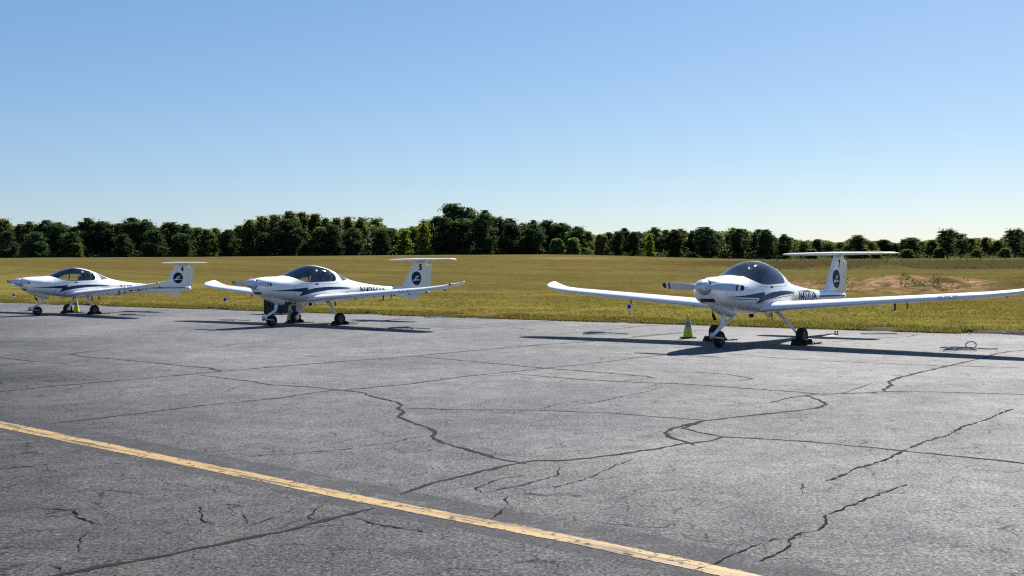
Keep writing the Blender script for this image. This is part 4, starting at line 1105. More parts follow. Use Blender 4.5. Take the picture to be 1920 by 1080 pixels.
# dark equipment box behind aircraft 5
bx = empty('equipment_box', (-8.10, 37.65, 0), R(-12)); bx.scale = (.86, .86, .95)
bm = bmesh.new(); box(bm, (0, 0, .36), (1.42, .62, .66), bevel=.012)
for x in (-.68, 0, .68): box(bm, (x, 0, .36), (.05, .66, .68), bevel=.006)
link('box_body', bm_mesh(bm, 'box_body'), MAT['crate'], bx)
bm = bmesh.new(); box(bm, (0, 0, .72), (1.46, .68, .055), bevel=.015); box(bm, (-.35, -.345, .70), (.08, .02, .08), bevel=.004); box(bm, (.35, -.345, .70), (.08, .02, .08), bevel=.004)
link('lid', bm_mesh(bm, 'lid'), MAT['crate'], bx)
for x in (-.62, .62):
    for y in (-.24, .24):
        bm = bmesh.new(); box(bm, (x, y, .018), (.12, .10, .036), bevel=.006)
        link('foot', bm_mesh(bm, 'foot'), MAT['rubber'], bx)
props(bx, 'low black equipment box on the apron edge behind the nose of aircraft 5', 'equipment box')

# ---------------------------------------------------------------- grass tufts
def tufts(n, dmax, smin, smax, hmin, hmax, power, blades=5):
    d = -0.16 + dmax * rng.random(n) ** power; s = smin + (smax - smin) * rng.random(n)
    x = P0[0] + ED[0] * s + EN[0] * d; y = P0[1] + ED[1] * s + EN[1] * d
    dens = vnoise(x / .8, y / .8, 31) * .6 + vnoise(x / 3.1, y / 3.1, 33) * .4
    keep = dens > .36; x, y, d = x[keep], y[keep], d[keep]
    z = np.maximum(terrain(x, y), 0.0) - .01
    m = len(x)
    hh_ = (hmin + (hmax - hmin) * rng.random(m) ** 1.6)
    V = np.empty((m, blades, 3, 3)); 
    for b in range(blades):
        a = rng.random(m) * 2 * math.pi; r0 = rng.random(m) * .06
        bx_, by_ = x + r0 * np.cos(a), y + r0 * np.sin(a)
        w = .008 + .010 * rng.random(m); pa = rng.random(m) * math.pi
        h_ = hh_ * (.5 + .6 * rng.random(m)); le = h_ * (.2 + .9 * rng.random(m))
        V[:, b, 0] = np.stack([bx_ - w * np.cos(pa), by_ - w * np.sin(pa), z], -1)
        V[:, b, 1] = np.stack([bx_ + w * np.cos(pa), by_ + w * np.sin(pa), z], -1)
        V[:, b, 2] = np.stack([bx_ + le * np.cos(a), by_ + le * np.sin(a), z + h_], -1)
    return V.reshape(-1, 3)
VV = np.concatenate([tufts(34000, 1.1, -20, 42, .04, .15, 1.9), tufts(52000, 24, -24, 46, .02, .085, 1.15)])
gm = mesh_np('grass_tufts', VV, np.arange(len(VV)).reshape(-1, 3))
gr = link('grass_tufts', gm, MAT['blades'])
props(gr, 'short dry grass blades along the apron edge and field', kind='stuff')

# scattered stones along the edge and debris specks
bm = bmesh.new(); rg = random.Random(9)
for k in range(420):
    s = rg.uniform(-22, 30); d = rg.uniform(-.35, .7) if k % 3 else rg.uniform(-.6, 1.2)
    if -14 < s < -9: d = rg.uniform(-.3, 1.5)
    x = P0[0] + ED[0] * s + EN[0] * d; y = P0[1] + ED[1] * s + EN[1] * d
    r_ = rg.uniform(.012, .035)
    bmesh.ops.create_icosphere(bm, subdivisions=1, radius=r_, matrix=Matrix.Translation((x, y, max(0, float(terrain(x, y))) + r_ * .3)) @ Matrix.Rotation(rg.random() * 6, 4, 'Z') @ Matrix.Diagonal((1.3, 1, .7, 1)))
st = link('loose_gravel', bm_mesh(bm, 'loose_gravel'), MAT['stone'])
props(st, 'loose gravel scattered along the edge of the asphalt', kind='stuff')

# ---------------------------------------------------------------- trees
def leaf_quads(cent, size, rg):
    n = len(cent)
    nrm = rg.normal(size=(n, 3)); nrm /= np.linalg.norm(nrm, axis=1)[:, None]
    a = np.cross(nrm, rg.normal(size=(n, 3))); a /= np.linalg.norm(a, axis=1)[:, None]
    b = np.cross(nrm, a)
    s = (size * (.6 + .8 * rg.random(n)))[:, None]
    V = np.stack([cent - a * s * .5 - b * s * .35, cent + a * s * .15 - b * s * .5, cent + a * s * .55 + b * s * .1, cent - a * s * .1 + b * s * .5], 1)
    return V.reshape(-1, 3), np.arange(4 * n).reshape(n, 4)

def tree_mesh(kind, seed):
    """unit-ish tree, 10 m tall, base at the origin; returns (crown mesh, trunk mesh)"""
    rg = np.random.default_rng(seed); H = 10.0
    clumps = []
    def add(n, hf, env, r0, r1, fl, pw=.5):
        for _ in range(n):
            h = hf(); e = env(h); rr = e * rg.random() ** pw; an = rg.random() * 2 * math.pi
            clumps.append((rr * math.cos(an), rr * math.sin(an), h * H, rg.uniform(r0, r1), fl))
    if kind == 'pine':          # broad uneven head of separate clumps, thinner skirts below
        w1, w2 = rg.uniform(.55, .75), rg.uniform(.8, 1.2)
        add(46, lambda: rg.uniform(.42, .97), lambda h: 2.3 * w2 * math.sqrt(max(.06, 1 - ((h - w1) / (.99 - w1 if h > w1 else .5)) ** 2)), .35, .8, .6)
        add(22, lambda: rg.uniform(.7, 1.02), lambda h: 2.2 * (1.08 - h) ** .5, .13, .3, 1.3)
        add(44, lambda: rg.uniform(.06, .55), lambda h: 1.9, .4, .8, .7)
        th = .96
    elif kind == 'tallpine':    # open crown, gaps, visible stem
        add(46, lambda: rg.uniform(.42, .98), lambda h: 1.8 * math.sqrt(max(.05, 1 - ((h - .68) / .33) ** 2)) + .15, .25, .6, .55, .6)
        add(16, lambda: rg.uniform(.12, .45), lambda h: 1.0, .25, .5, .6)
        th = .95
    elif kind == 'broad':
        add(100, lambda: rg.uniform(.03, .97), lambda h: 2.5 * max(0.03, 1 - (abs(h - .36) / .63) ** 1.7), .26, .68, 1.0)
        add(26, lambda: rg.uniform(.72, 1.03), lambda h: 1.7 * (1.1 - h) ** .5 * 1.6, .13, .3, 1.7)
        th = .85
    elif kind == 'cone':
        add(90, lambda: rg.random() ** 1.25 * .96 + .02, lambda h: 1.75 * (1 - h) ** .7 + .1, .22, .5, 1.0)
        th = .9
    else:                       # bush: round to the ground
        add(90, lambda: rg.random() * .92 + .03, lambda h: 4.2 * math.sqrt(max(.04, 1 - (h / 1.02) ** 2.4)), .6, 1.2, .8)
        th = .6
    cents = []
    for (x, y, z, r_, fl) in clumps:
        n = int((110 if kind != 'bush' else 55) * (r_ / .6) ** 1.6) + 14
        p = rg.normal(size=(n, 3)); p /= np.linalg.norm(p, axis=1)[:, None]
        p *= (r_ * (.35 + .80 * rg.random(n) ** .6))[:, None]; p[:, 2] *= fl
        cents.append(p + np.array([x, y, z]))
    cents = np.concatenate(cents); cents[:, 2] = np.maximum(cents[:, 2], .1)
    sp_ = rg.integers(0, len(cents), len(cents) // 3)
    cents = np.concatenate([cents, cents[sp_] + rg.normal(size=(len(sp_), 3)) * np.array([.42, .42, .45])]); cents[:, 2] = np.clip(cents[:, 2], .1, 10.3)
    V, Q = leaf_quads(cents, .26 if kind != 'bush' else .5, rg)
    crown = mesh_np(kind + '_crown', V, Q)
    bm = bmesh.new()
    r0 = .2 if kind != 'bush' else .3
    tube(bm, [(0, 0, -.6), (0, 0, .3), (.08, .03, H * .3), (-.05, .06, H * .6), (.02, 0, H * th)], [r0 * 1.3, r0, r0 * .75, r0 * .5, r0 * .15], 8)
    for (x, y, z, r_, fl) in clumps[::6]:
        tube(bm, [(0, 0, max(.5, z - .8)), (x * .5, y * .5, z - .3), (x * .95, y * .95, z)], [.07, .05, .02], 5)
    trunk = bm_mesh(bm, kind + '_trunk')
    return crown, trunk
VAR = {}
sd = 100
for kind, cnt in (('pine', 5), ('tallpine', 3), ('broad', 5), ('cone', 2), ('bush', 2)):
    VAR[kind] = [tree_mesh(kind, sd + k) for k in range(cnt)]; sd += 50
MASTER = {}
def plant(kind, leaf, x, y, h, wfac, vi, rz, name, label, group, cat='tree'):
    key = (kind, vi % len(VAR[kind]), leaf)
    r_ = empty(name, (x, y, float(terrain(x, y)) - .05), rz)
    r_.scale = (h / 10 * wfac, h / 10 * wfac, h / 10)
    if key not in MASTER:
        cm_, tm_ = VAR[kind][vi % len(VAR[kind])]
        cm_ = cm_.copy() if cm_.materials else cm_
        c_ = link('crown', cm_, LEAF[leaf], r_); t_ = link('trunk', tm_, MAT['bark'], r_)
        MASTER[key] = (c_, t_)
    else:
        for m_ in MASTER[key]:
            c_ = m_.copy(); c_.parent = r_; COL.objects.link(c_)
    props(r_, label, cat, group)
    return r_
NAMES = {'pine': 'pine_tree', 'tallpine': 'pine_tree', 'broad': 'broadleaf_tree', 'cone': 'conical_tree', 'bush': 'bush'}

TREES = [
 (-159.4, 312, 15.51, 'broad', 'gold', 1.2, 'golden green skyline leafy tree at the left edge of the photo', 'trees along the skyline'),
 (-153.9, 312, 16.41, 'broad', 'broad', 1.15, 'mid green skyline leafy tree at the left edge of the photo', 'trees along the skyline'),
 (-148.8, 312, 16.37, 'broad', 'gold', 1.2, 'golden green skyline leafy tree in the corner above the nose of aircraft 4', 'trees along the skyline'),
 (-144.4, 312, 14.78, 'broad', 'gold', 1.0, 'golden green skyline leafy tree above the spinner of aircraft 4', 'trees along the skyline'),
 (-140.3, 312, 15.38, 'pine', 'pine', 1.1, 'dark green skyline rounded pine above the nose leg of aircraft 4', 'trees along the skyline'),
 (-136.3, 312, 15.82, 'pine', 'pine', 1.15, 'dark green skyline rounded pine above the windshield of aircraft 4', 'trees along the skyline'),
 (-132.0, 312, 15.17, 'pine', 'pine', 1.1, 'dark green skyline rounded pine above the canopy front of aircraft 4', 'trees along the skyline'),
 (-128.1, 312, 14.21, 'broad', 'broad', 1.0, 'mid green skyline leafy tree above the canopy top of aircraft 4', 'trees along the skyline'),
 (-123.8, 312, 16.21, 'pine', 'pine', 1.25, 'dark green skyline rounded pine above the canopy rear of aircraft 4', 'trees along the skyline'),
 (-119.5, 312, 15.71, 'pine', 'pine', 1.1, 'dark green skyline rounded pine above the rear window of aircraft 4', 'trees along the skyline'),
 (-115.6, 312, 14.91, 'broad', 'gold', 0.9, 'golden green skyline leafy tree above the rear fuselage of aircraft 4', 'trees along the skyline'),
 (-111.3, 312, 16.28, 'pine', 'pine', 1.25, 'dark green skyline rounded pine above the near wing of aircraft 4', 'trees along the skyline'),
 (-106.9, 312, 15.94, 'pine', 'pine', 1.2, 'dark green skyline rounded pine above the near wing tip of aircraft 4', 'trees along the skyline'),
 (-103.1, 312, 13.57, 'broad', 'gold', 0.8, 'golden green skyline leafy tree just left of the tail of aircraft 4', 'trees along the skyline'),
 (-99.2, 312, 15.11, 'pine', 'pine', 1.15, 'dark green skyline rounded pine over the number 4 on the tail', 'trees along the skyline'),
 (-95.5, 312, 14.46, 'pine', 'pine', 1.05, 'dark green skyline rounded pine over the rudder of aircraft 4', 'trees along the skyline'),
 (-91.3, 312, 13.5, 'broad', 'broad', 1.0, 'mid green skyline leafy tree at the right end of aircraft 4 tailplane', 'trees along the skyline'),
 (-87.2, 312, 13.16, 'broad', 'broad', 1.0, 'mid green skyline leafy tree above the far wing tip of aircraft 5', 'trees along the skyline'),
 (-84.1, 312, 12.35, 'broad', 'gold', 0.9, 'golden green skyline leafy tree above the far wing of aircraft 5', 'trees along the skyline'),
 (-80.0, 312, 13.89, 'broad', 'broad', 1.0, 'mid green skyline leafy tree above the propeller of aircraft 5', 'trees along the skyline'),
 (-76.6, 312, 15.59, 'broad', 'gold', 1.0, 'golden green skyline leafy tree above the spinner of aircraft 5', 'trees along the skyline'),
 (-72.8, 312, 16.5, 'broad', 'broad', 1.1, 'mid green skyline leafy tree above the cowling of aircraft 5', 'trees along the skyline'),
 (-68.8, 312, 17.25, 'broad', 'gold', 1.1, 'golden green skyline leafy tree above the windshield of aircraft 5', 'trees along the skyline'),
 (-64.8, 312, 18.17, 'broad', 'gold', 1.15, 'golden green skyline leafy tree above the canopy front of aircraft 5', 'trees along the skyline'),
 (-61.3, 312, 17.99, 'cone', 'broad', 1.3, 'mid green skyline cone-shaped tree above the canopy top of aircraft 5', 'trees along the skyline'),
 (-57.8, 312, 17.34, 'broad', 'gold', 1.1, 'golden green skyline leafy tree above the canopy rear of aircraft 5', 'trees along the skyline'),
 (-54.4, 312, 16.07, 'cone', 'broad', 1.3, 'mid green skyline cone-shaped tree above the roof of aircraft 5', 'trees along the skyline'),
 (-51.3, 312, 15.73, 'broad', 'gold', 1.0, 'golden green skyline leafy tree above the rear window of aircraft 5', 'trees along the skyline'),
 (-47.7, 312, 16.33, 'cone', 'gold', 1.3, 'golden green skyline cone-shaped tree above the rear fuselage of aircraft 5', 'trees along the skyline'),
 (-44.1, 312, 16.31, 'cone', 'broad', 1.4, 'mid green skyline cone-shaped tree above the registration of aircraft 5', 'trees along the skyline'),
 (-39.1, 312, 16.28, 'tallpine', 'broad', 1.1, 'mid green skyline open-crowned pine above the near wing of aircraft 5', 'trees along the skyline'),
 (-35.2, 312, 13.13, 'pine', 'pine', 0.9, 'dark green skyline rounded pine at the left end of aircraft 5 tailplane', 'trees along the skyline'),
 (-31.9, 312, 12.95, 'broad', 'broad', 1.0, 'mid green skyline leafy tree just left of the number 5 tail', 'trees along the skyline'),
 (-28.8, 312, 13.87, 'broad', 'broad', 1.0, 'mid green skyline leafy tree over the number 5 on the tail', 'trees along the skyline'),
 (-25.0, 312, 15.72, 'tallpine', 'pine', 1.0, 'dark green skyline open-crowned pine over the rudder of aircraft 5', 'trees along the skyline'),
 (-21.9, 312, 16.32, 'pine', 'pine', 1.0, 'dark green skyline rounded pine at the right half of aircraft 5 tailplane', 'trees along the skyline'),
 (-17.2, 312, 19.73, 'pine', 'pine', 1.35, 'dark green skyline rounded pine at the highest point of the tree line', 'trees along the skyline'),
 (-12.5, 312, 18.6, 'pine', 'pine', 1.3, 'dark green skyline rounded pine just right of the highest point of the tree line', 'trees along the skyline'),
 (-7.5, 312, 17.79, 'pine', 'pine', 1.0, 'dark green skyline rounded pine on the right shoulder of the highest clump', 'trees along the skyline'),
 (-4.4, 312, 16.36, 'tallpine', 'pine', 0.9, 'dark green skyline open-crowned pine standing alone right of the highest clump', 'trees along the skyline'),
 (-0.8, 312, 15.56, 'pine', 'pine', 1.1, 'dark green skyline rounded pine near the middle of the photo', 'trees along the skyline'),
 (3.4, 312, 14.44, 'tallpine', 'pine', 1.0, 'dark green skyline open-crowned pine just right of the photo middle', 'trees along the skyline'),
 (6.3, 312, 15.04, 'pine', 'pine', 1.0, 'dark green skyline rounded pine left of the far wing tip of aircraft 7', 'trees along the skyline'),
 (10.3, 312, 14.86, 'pine', 'pine', 1.1, 'dark green skyline rounded pine above the far wing tip of aircraft 7', 'trees along the skyline'),
 (14.4, 312, 14.21, 'pine', 'pine', 1.1, 'dark green skyline rounded pine above the raised tip of aircraft 7 far wing', 'trees along the skyline'),
 (19.1, 312, 13.24, 'pine', 'pine', 1.1, 'dark green skyline rounded pine above the outer far wing of aircraft 7', 'trees along the skyline'),
 (22.5, 312, 11.81, 'broad', 'broad', 0.9, 'mid green skyline leafy tree left of the round golden bush', 'trees along the skyline'),
 (28.4, 312, 11.62, 'pine', 'pine', 1.1, 'dark green skyline rounded pine right of the round golden bush', 'trees along the skyline'),
 (33.1, 312, 12.37, 'pine', 'pine', 1.0, 'dark green skyline rounded pine above the blue light beside aircraft 7', 'trees along the skyline'),
 (37.2, 312, 11.4, 'pine', 'pine', 1.0, 'dark green skyline rounded pine left of the lime cone-shaped tree', 'trees along the skyline'),
 (41.9, 312, 12.62, 'pine', 'pine', 1.15, 'dark green skyline rounded pine over the left of aircraft 7 propeller', 'trees along the skyline'),
 (45.6, 312, 11.97, 'pine', 'pine', 1.0, 'dark green skyline rounded pine above the propeller tip of aircraft 7', 'trees along the skyline'),
 (49.4, 312, 12.1, 'pine', 'pine', 1.0, 'dark green skyline rounded pine above the propeller of aircraft 7', 'trees along the skyline'),
 (53.1, 312, 11.61, 'pine', 'pine', 1.0, 'dark green skyline rounded pine above the spinner of aircraft 7', 'trees along the skyline'),
 (55.8, 312, 12.53, 'pine', 'pine', 1.0, 'dark green skyline rounded pine above the cowling of aircraft 7', 'trees along the skyline'),
 (59.7, 312, 11.72, 'pine', 'pine', 1.0, 'dark green skyline rounded pine above the windshield of aircraft 7', 'trees along the skyline'),
 (64.7, 312, 12.63, 'tallpine', 'broad', 1.2, 'mid green skyline open-crowned pine above the canopy front of aircraft 7', 'trees along the skyline'),
 (68.4, 312, 12.13, 'broad', 'broad', 1.0, 'mid green skyline leafy tree above the canopy top of aircraft 7', 'trees along the skyline'),
 (71.9, 312, 12.11, 'pine', 'pine', 1.1, 'dark green skyline rounded pine above the canopy glint of aircraft 7', 'trees along the skyline'),
 (75.9, 312, 10.21, 'pine', 'pine', 1.1, 'dark green skyline rounded pine above the canopy rear of aircraft 7', 'trees along the skyline'),
 (80.3, 312, 9.87, 'pine', 'pine', 1.2, 'dark green skyline rounded pine at the right end of the near tree line', 'trees along the skyline'),
 (-164.8, 312, 14.92, 'pine', 'pine', 1.2, 'dark green skyline rounded pine just beyond the left edge', 'trees along the skyline'),
 (-170.6, 312, 15.89, 'broad', 'broad', 1.2, 'mid green skyline leafy tree two trees beyond the left edge', 'trees along the skyline'),
 (-176.6, 312, 15.46, 'pine', 'pine', 1.2, 'dark green skyline rounded pine three trees beyond the left edge', 'trees along the skyline'),
 (-182.5, 312, 16.28, 'broad', 'gold', 1.2, 'golden green skyline leafy tree four trees beyond the left edge', 'trees along the skyline'),
 (-188.4, 312, 15.07, 'pine', 'pine', 1.2, 'dark green skyline rounded pine five trees beyond the left edge', 'trees along the skyline'),
 (-140.8, 299, 12.75, 'broad', 'pine', 1.265, 'dark green front-row leafy tree in the corner above the nose of aircraft 4', 'trees in front of the wood'),
 (-132.8, 298, 12.07, 'pine', 'pine', 1.38, 'dark green front-row rounded pine above the nose leg of aircraft 4', 'trees in front of the wood'),
 (-122.8, 299, 12.03, 'broad', 'pine', 1.265, 'dark green front-row leafy tree above the canopy top of aircraft 4', 'trees in front of the wood'),
 (-120.5, 297, 9.28, 'bush', 'broad', 0.9, 'mid green front-row round bush above the canopy top of aircraft 4', 'trees in front of the wood'),
 (-109.3, 299, 11.49, 'broad', 'pine', 1.38, 'dark green front-row leafy tree above the rear fuselage of aircraft 4', 'trees in front of the wood'),
 (-100.3, 299, 12.18, 'broad', 'pine', 1.38, 'dark green front-row leafy tree just left of the tail of aircraft 4', 'trees in front of the wood'),
 (-92.5, 298, 11.35, 'pine', 'pine', 1.265, 'dark green front-row rounded pine over the rudder of aircraft 4', 'trees in front of the wood'),
 (-85.4, 299, 12.39, 'broad', 'broad', 1.265, 'mid green front-row leafy tree above the far wing tip of aircraft 5', 'trees in front of the wood'),
 (-79.4, 299, 12.8, 'pine', 'pine', 1.265, 'dark green front-row rounded pine above the far wing of aircraft 5', 'trees in front of the wood'),
 (-68.9, 299, 11.98, 'broad', 'pine', 1.4949999999999999, 'dark green front-row leafy tree above the cowling of aircraft 5', 'trees in front of the wood'),
 (-62.4, 300, 14.67, 'pine', 'pine', 1.38, 'dark green front-row rounded pine above the canopy front of aircraft 5', 'trees in front of the wood'),
 (-53.9, 299, 12.78, 'broad', 'broad', 1.38, 'mid green front-row leafy tree above the canopy rear of aircraft 5', 'trees in front of the wood'),
 (-50.3, 300, 13.39, 'broad', 'pine', 1.15, 'dark green front-row leafy tree above the rear window of aircraft 5', 'trees in front of the wood'),
 (-44.2, 299, 12.41, 'pine', 'pine', 1.38, 'dark green front-row rounded pine above the rear fuselage of aircraft 5', 'trees in front of the wood'),
 (-39.3, 293, 6.6, 'bush', 'gold', 0.8, 'golden green front-row round bush above the near wing of aircraft 5', 'trees in front of the wood'),
 (-36.7, 299, 12.37, 'broad', 'pine', 1.265, 'dark green front-row leafy tree above the near wing of aircraft 5', 'trees in front of the wood'),
 (-30.1, 298, 12.74, 'cone', 'lime', 1.8399999999999999, 'bright lime front-row cone-shaped tree just left of the number 5 tail', 'trees in front of the wood'),
 (-24.5, 297, 13.26, 'cone', 'lime', 1.4949999999999999, 'bright lime front-row cone-shaped tree over the rudder of aircraft 5', 'trees in front of the wood'),
 (-18.6, 299, 14.94, 'broad', 'pine', 1.15, 'dark green front-row leafy tree at the highest point of the tree line', 'trees in front of the wood'),
 (-13.7, 298, 14.57, 'pine', 'pine', 1.38, 'dark green front-row rounded pine just right of the highest point of the tree line', 'trees in front of the wood'),
 (-7.5, 299, 15.47, 'pine', 'pine', 1.265, 'dark green front-row rounded pine on the right shoulder of the highest clump', 'trees in front of the wood'),
 (0.0, 299, 14.22, 'broad', 'pine', 1.38, 'dark green front-row leafy tree near the middle of the photo', 'trees in front of the wood'),
 (6.0, 299, 13.28, 'pine', 'pine', 1.38, 'dark green front-row rounded pine left of the far wing tip of aircraft 7', 'trees in front of the wood'),
 (12.6, 297, 9.89, 'bush', 'broad', 1.0, 'mid green front-row round bush above the raised tip of aircraft 7 far wing', 'trees in front of the wood'),
 (17.2, 298, 9.29, 'bush', 'broad', 0.9, 'mid green front-row round bush above the outer far wing of aircraft 7', 'trees in front of the wood'),
 (24.9, 296, 10.82, 'bush', 'gold', 0.75, 'golden green front-row round bush alone in front of the wood left of the lime tree', 'trees in front of the wood'),
 (29.9, 299, 11.33, 'broad', 'pine', 1.265, 'dark green front-row leafy tree right of the round golden bush', 'trees in front of the wood'),
 (34.4, 299, 11.0, 'broad', 'pine', 1.265, 'dark green front-row leafy tree left of the lime cone-shaped tree', 'trees in front of the wood'),
 (38.4, 296, 11.03, 'cone', 'lime', 1.265, 'bright lime front-row cone-shaped tree over the left of aircraft 7 propeller', 'trees in front of the wood'),
 (45.7, 299, 11.23, 'pine', 'pine', 1.38, 'dark green front-row rounded pine above the propeller of aircraft 7', 'trees in front of the wood'),
 (54.7, 299, 11.77, 'pine', 'pine', 1.4949999999999999, 'dark green front-row rounded pine above the cowling of aircraft 7', 'trees in front of the wood'),
 (63.6, 299, 12.01, 'pine', 'pine', 1.15, 'dark green front-row rounded pine above the canopy front of aircraft 7', 'trees in front of the wood'),
 (71.1, 299, 11.36, 'broad', 'pine', 1.38, 'dark green front-row leafy tree above the canopy rear of aircraft 7', 'trees in front of the wood'),
 (77.4, 300, 10.75, 'pine', 'pine', 1.15, 'dark green front-row rounded pine at the right end of the near tree line', 'trees in front of the wood'),
 (118.0, 430, 11.24, 'broad', 'broad', 1.56, 'mid green distant leafy tree left end of the distant trees', 'distant trees at right'),
 (125.6, 440, 12.32, 'broad', 'pine', 1.3, 'dark green distant leafy tree above the left half of aircraft 7 tailplane', 'distant trees at right'),
 (131.9, 445, 11.51, 'broad', 'broad', 1.4300000000000002, 'mid green distant leafy tree just left of the number 7 tail', 'distant trees at right'),
 (136.2, 440, 10.92, 'broad', 'gold', 1.4300000000000002, 'golden green distant leafy tree above the number 7 on the tail', 'distant trees at right'),
 (137.7, 425, 13.12, 'broad', 'broad', 1.7550000000000001, 'mid green distant leafy tree right of the number 7 tail', 'distant trees at right'),
 (146.8, 435, 11.39, 'broad', 'gold', 1.4300000000000002, 'golden green distant leafy tree above the tailplane right half of aircraft 7', 'distant trees at right'),
 (153.8, 440, 11.91, 'pine', 'pine', 1.4300000000000002, 'dark green distant rounded pine near the tailplane right tip of aircraft 7', 'distant trees at right'),
 (159.1, 440, 10.55, 'broad', 'gold', 1.4300000000000002, 'golden green distant leafy tree at the tailplane right tip of aircraft 7', 'distant trees at right'),
 (160.7, 430, 12.25, 'pine', 'pine', 1.56, 'dark green distant rounded pine just right of the tailplane of aircraft 7', 'distant trees at right'),
 (169.2, 440, 11.15, 'broad', 'broad', 1.56, 'mid green distant leafy tree left of the tall lone pines', 'distant trees at right'),
 (169.7, 430, 11.55, 'broad', 'gold', 1.56, 'golden green distant leafy tree just left of the tall lone pines', 'distant trees at right'),
 (167.6, 410, 14.95, 'tallpine', 'pine', 1.4949999999999999, 'dark green distant open-crowned pine standing above the distant trees at right', 'distant trees at right'),
 (174.6, 415, 13.62, 'tallpine', 'pine', 1.3, 'dark green distant open-crowned pine beside the taller lone pine at right', 'distant trees at right'),
 (187.8, 435, 11.78, 'broad', 'gold', 1.56, 'golden green distant leafy tree right of the lone pines', 'distant trees at right'),
 (195.7, 440, 12.52, 'cone', 'gold', 1.9500000000000002, 'golden green distant cone-shaped tree between the lone pines and the right edge', 'distant trees at right'),
 (201.0, 440, 11.16, 'broad', 'gold', 1.56, 'golden green distant leafy tree left of the pine at the right edge', 'distant trees at right'),
 (193.4, 410, 14.78, 'tallpine', 'pine', 1.56, 'dark green distant open-crowned pine near the right edge of the photo', 'distant trees at right'),
 (205.1, 420, 13.37, 'pine', 'pine', 1.56, 'dark green distant rounded pine at the right edge', 'distant trees at right'),
 (216.4, 430, 12.32, 'broad', 'broad', 1.56, 'mid green distant leafy tree past the right edge', 'distant trees at right'),
 (225.5, 435, 13.27, 'broad', 'gold', 1.56, 'golden green distant leafy tree beyond the right edge', 'distant trees at right'),
 (231.5, 432, 12.28, 'broad', 'broad', 1.56, 'mid green distant leafy tree two trees beyond the right edge', 'distant trees at right'),
 (236.9, 428, 13.41, 'pine', 'pine', 1.56, 'dark green distant rounded pine three trees beyond the right edge', 'distant trees at right'),
 (248.4, 435, 12.03, 'broad', 'gold', 1.56, 'golden green distant leafy tree four trees beyond the right edge', 'distant trees at right'),
 (117.8, 420, 8.05, 'bush', 'broad', 1.2, 'mid green distant round bush above the left half of aircraft 7 tailplane', 'distant trees at right'),
 (128.3, 420, 7.99, 'bush', 'broad', 1.32, 'mid green distant round bush above the number 7 on the tail', 'distant trees at right'),
 (141.3, 415, 7.4, 'bush', 'broad', 1.32, 'mid green distant round bush above the tailplane right half of aircraft 7', 'distant trees at right'),
 (153.8, 415, 7.73, 'bush', 'broad', 1.44, 'mid green distant round bush just right of the tailplane of aircraft 7', 'distant trees at right'),
 (165.1, 412, 8.02, 'bush', 'broad', 1.2, 'mid green distant round bush just left of the tall lone pines', 'distant trees at right'),
 (180.8, 415, 7.55, 'bush', 'broad', 1.32, 'mid green distant round bush right of the lone pines', 'distant trees at right'),
 (192.2, 415, 7.89, 'bush', 'broad', 1.32, 'mid green distant round bush left of the pine at the right edge', 'distant trees at right'),
]
rt = random.Random(3)
for i, (x, D, zt, k, l, w, lab, grp) in enumerate(TREES):
    h = (zt - float(terrain(x, D)) + .1) * (rt.uniform(.9, 1.08) if D < 306 else rt.uniform(.97, 1.02))
    plant(k, l, x, D + rt.uniform(-2, 2), h * 1.02, w * min(1.3, max(.9, 11.5 / h)) * (.82 if 25 < x < 85 else 1) if k in ('pine', 'broad') else w * 1.1, rt.randrange(9), rt.random() * 6.28, NAMES[k], lab, grp, 'bush' if k == 'bush' else 'tree')
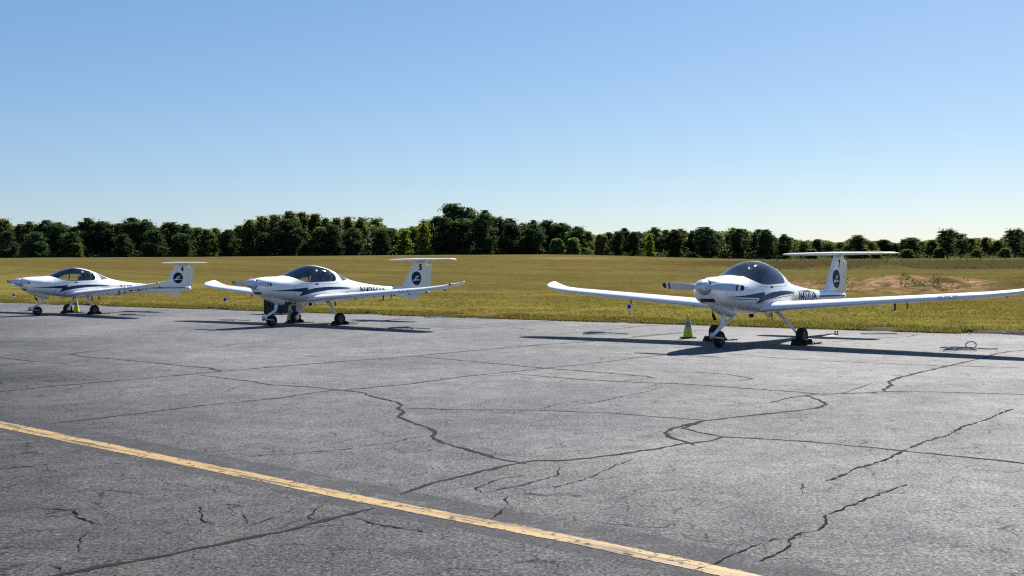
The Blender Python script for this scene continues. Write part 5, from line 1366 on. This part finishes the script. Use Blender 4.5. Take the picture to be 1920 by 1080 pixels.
# the wood behind the first rows, one dense mass
rg = np.random.default_rng(77)
TB = [t for t in TREES if t[7] != 'trees in front of the wood' and t[3] != 'bush']
sx = np.array([t[0] / t[1] for t in TB]); sz = np.array([(t[2] - CAM_H) / t[1] for t in TB])
o_ = np.argsort(sx); sx, sz = sx[o_], sz[o_]
def wood(n, u0, u1, D0, D1, frac, size):
    u = u0 + (u1 - u0) * rg.random(n); D = D0 + (D1 - D0) * rg.random(n) ** 1.5
    x = u * D; g0 = terrain(x, D); top = (np.interp(u, sx, sz) * D + CAM_H - g0) * frac
    top = top * (.80 + .35 * vnoise(x / 3.2, D / 4.0, 41)) 
    z = g0 + top * np.minimum(1, rg.random(n) * 1.15 - .1)
    return np.stack([x, D, z], -1)
cents = np.concatenate([wood(80000, -.68, .262, 315, 335, .90, 1), wood(60000, .255, .66, 440, 462, .97, 1)])
V, Q = leaf_quads(cents, .6, rg)
wd = link('wood', mesh_np('wood', V, Q), LEAF['broad'])
props(wd, 'dense dark wood behind the first rows of trees', kind='stuff')
# undergrowth at the foot of the trees
def scrub(n, u0, u1, D0, D1, h):
    u = u0 + (u1 - u0) * rg.random(n); D = D0 + (D1 - D0) * rg.random(n); x = u * D
    top = h * (.35 + 1.1 * vnoise(x / 2.2, D / 3.0, 51) * vnoise(x / 7.0, D / 5.0, 52) * 1.6)
    return np.stack([x, D, terrain(x, D) + top * rg.random(n)], -1)
V, Q = leaf_quads(np.concatenate([scrub(18000, -.68, .262, 303, 309, 2.2), scrub(9000, .255, .66, 418, 428, 2.4)]), .36, rg)
sc_ = link('undergrowth', mesh_np('undergrowth', V, Q), LEAF['pine'])
props(sc_, 'dark undergrowth along the foot of the wood', kind='stuff')
# rough brush on the low bank at right and weeds on the bare soil
b1 = scrub(3000, .22, .60, 148, 182, .40)
u = .28 + .18 * rg.random(5200); D = 69 + 9.5 * rg.random(5200); x = u * D
k_ = vnoise(x / .9, D / 1.1, 61) * vnoise(x / 3.2, D / 4, 62) > .46
b2 = np.stack([x, D, terrain(x, D) + .20 * rg.random(5200) ** 2], -1)[k_]
V1, Q1 = leaf_quads(b1, .17, rg); V2, Q2 = leaf_quads(b2, .09, rg)
br = link('brush', mesh_np('brush', np.concatenate([V1, V2]), np.concatenate([Q1, Q2 + len(V1)])), LEAF['pine'])
props(br, 'rough weeds and brush on the low bank at right', kind='stuff')
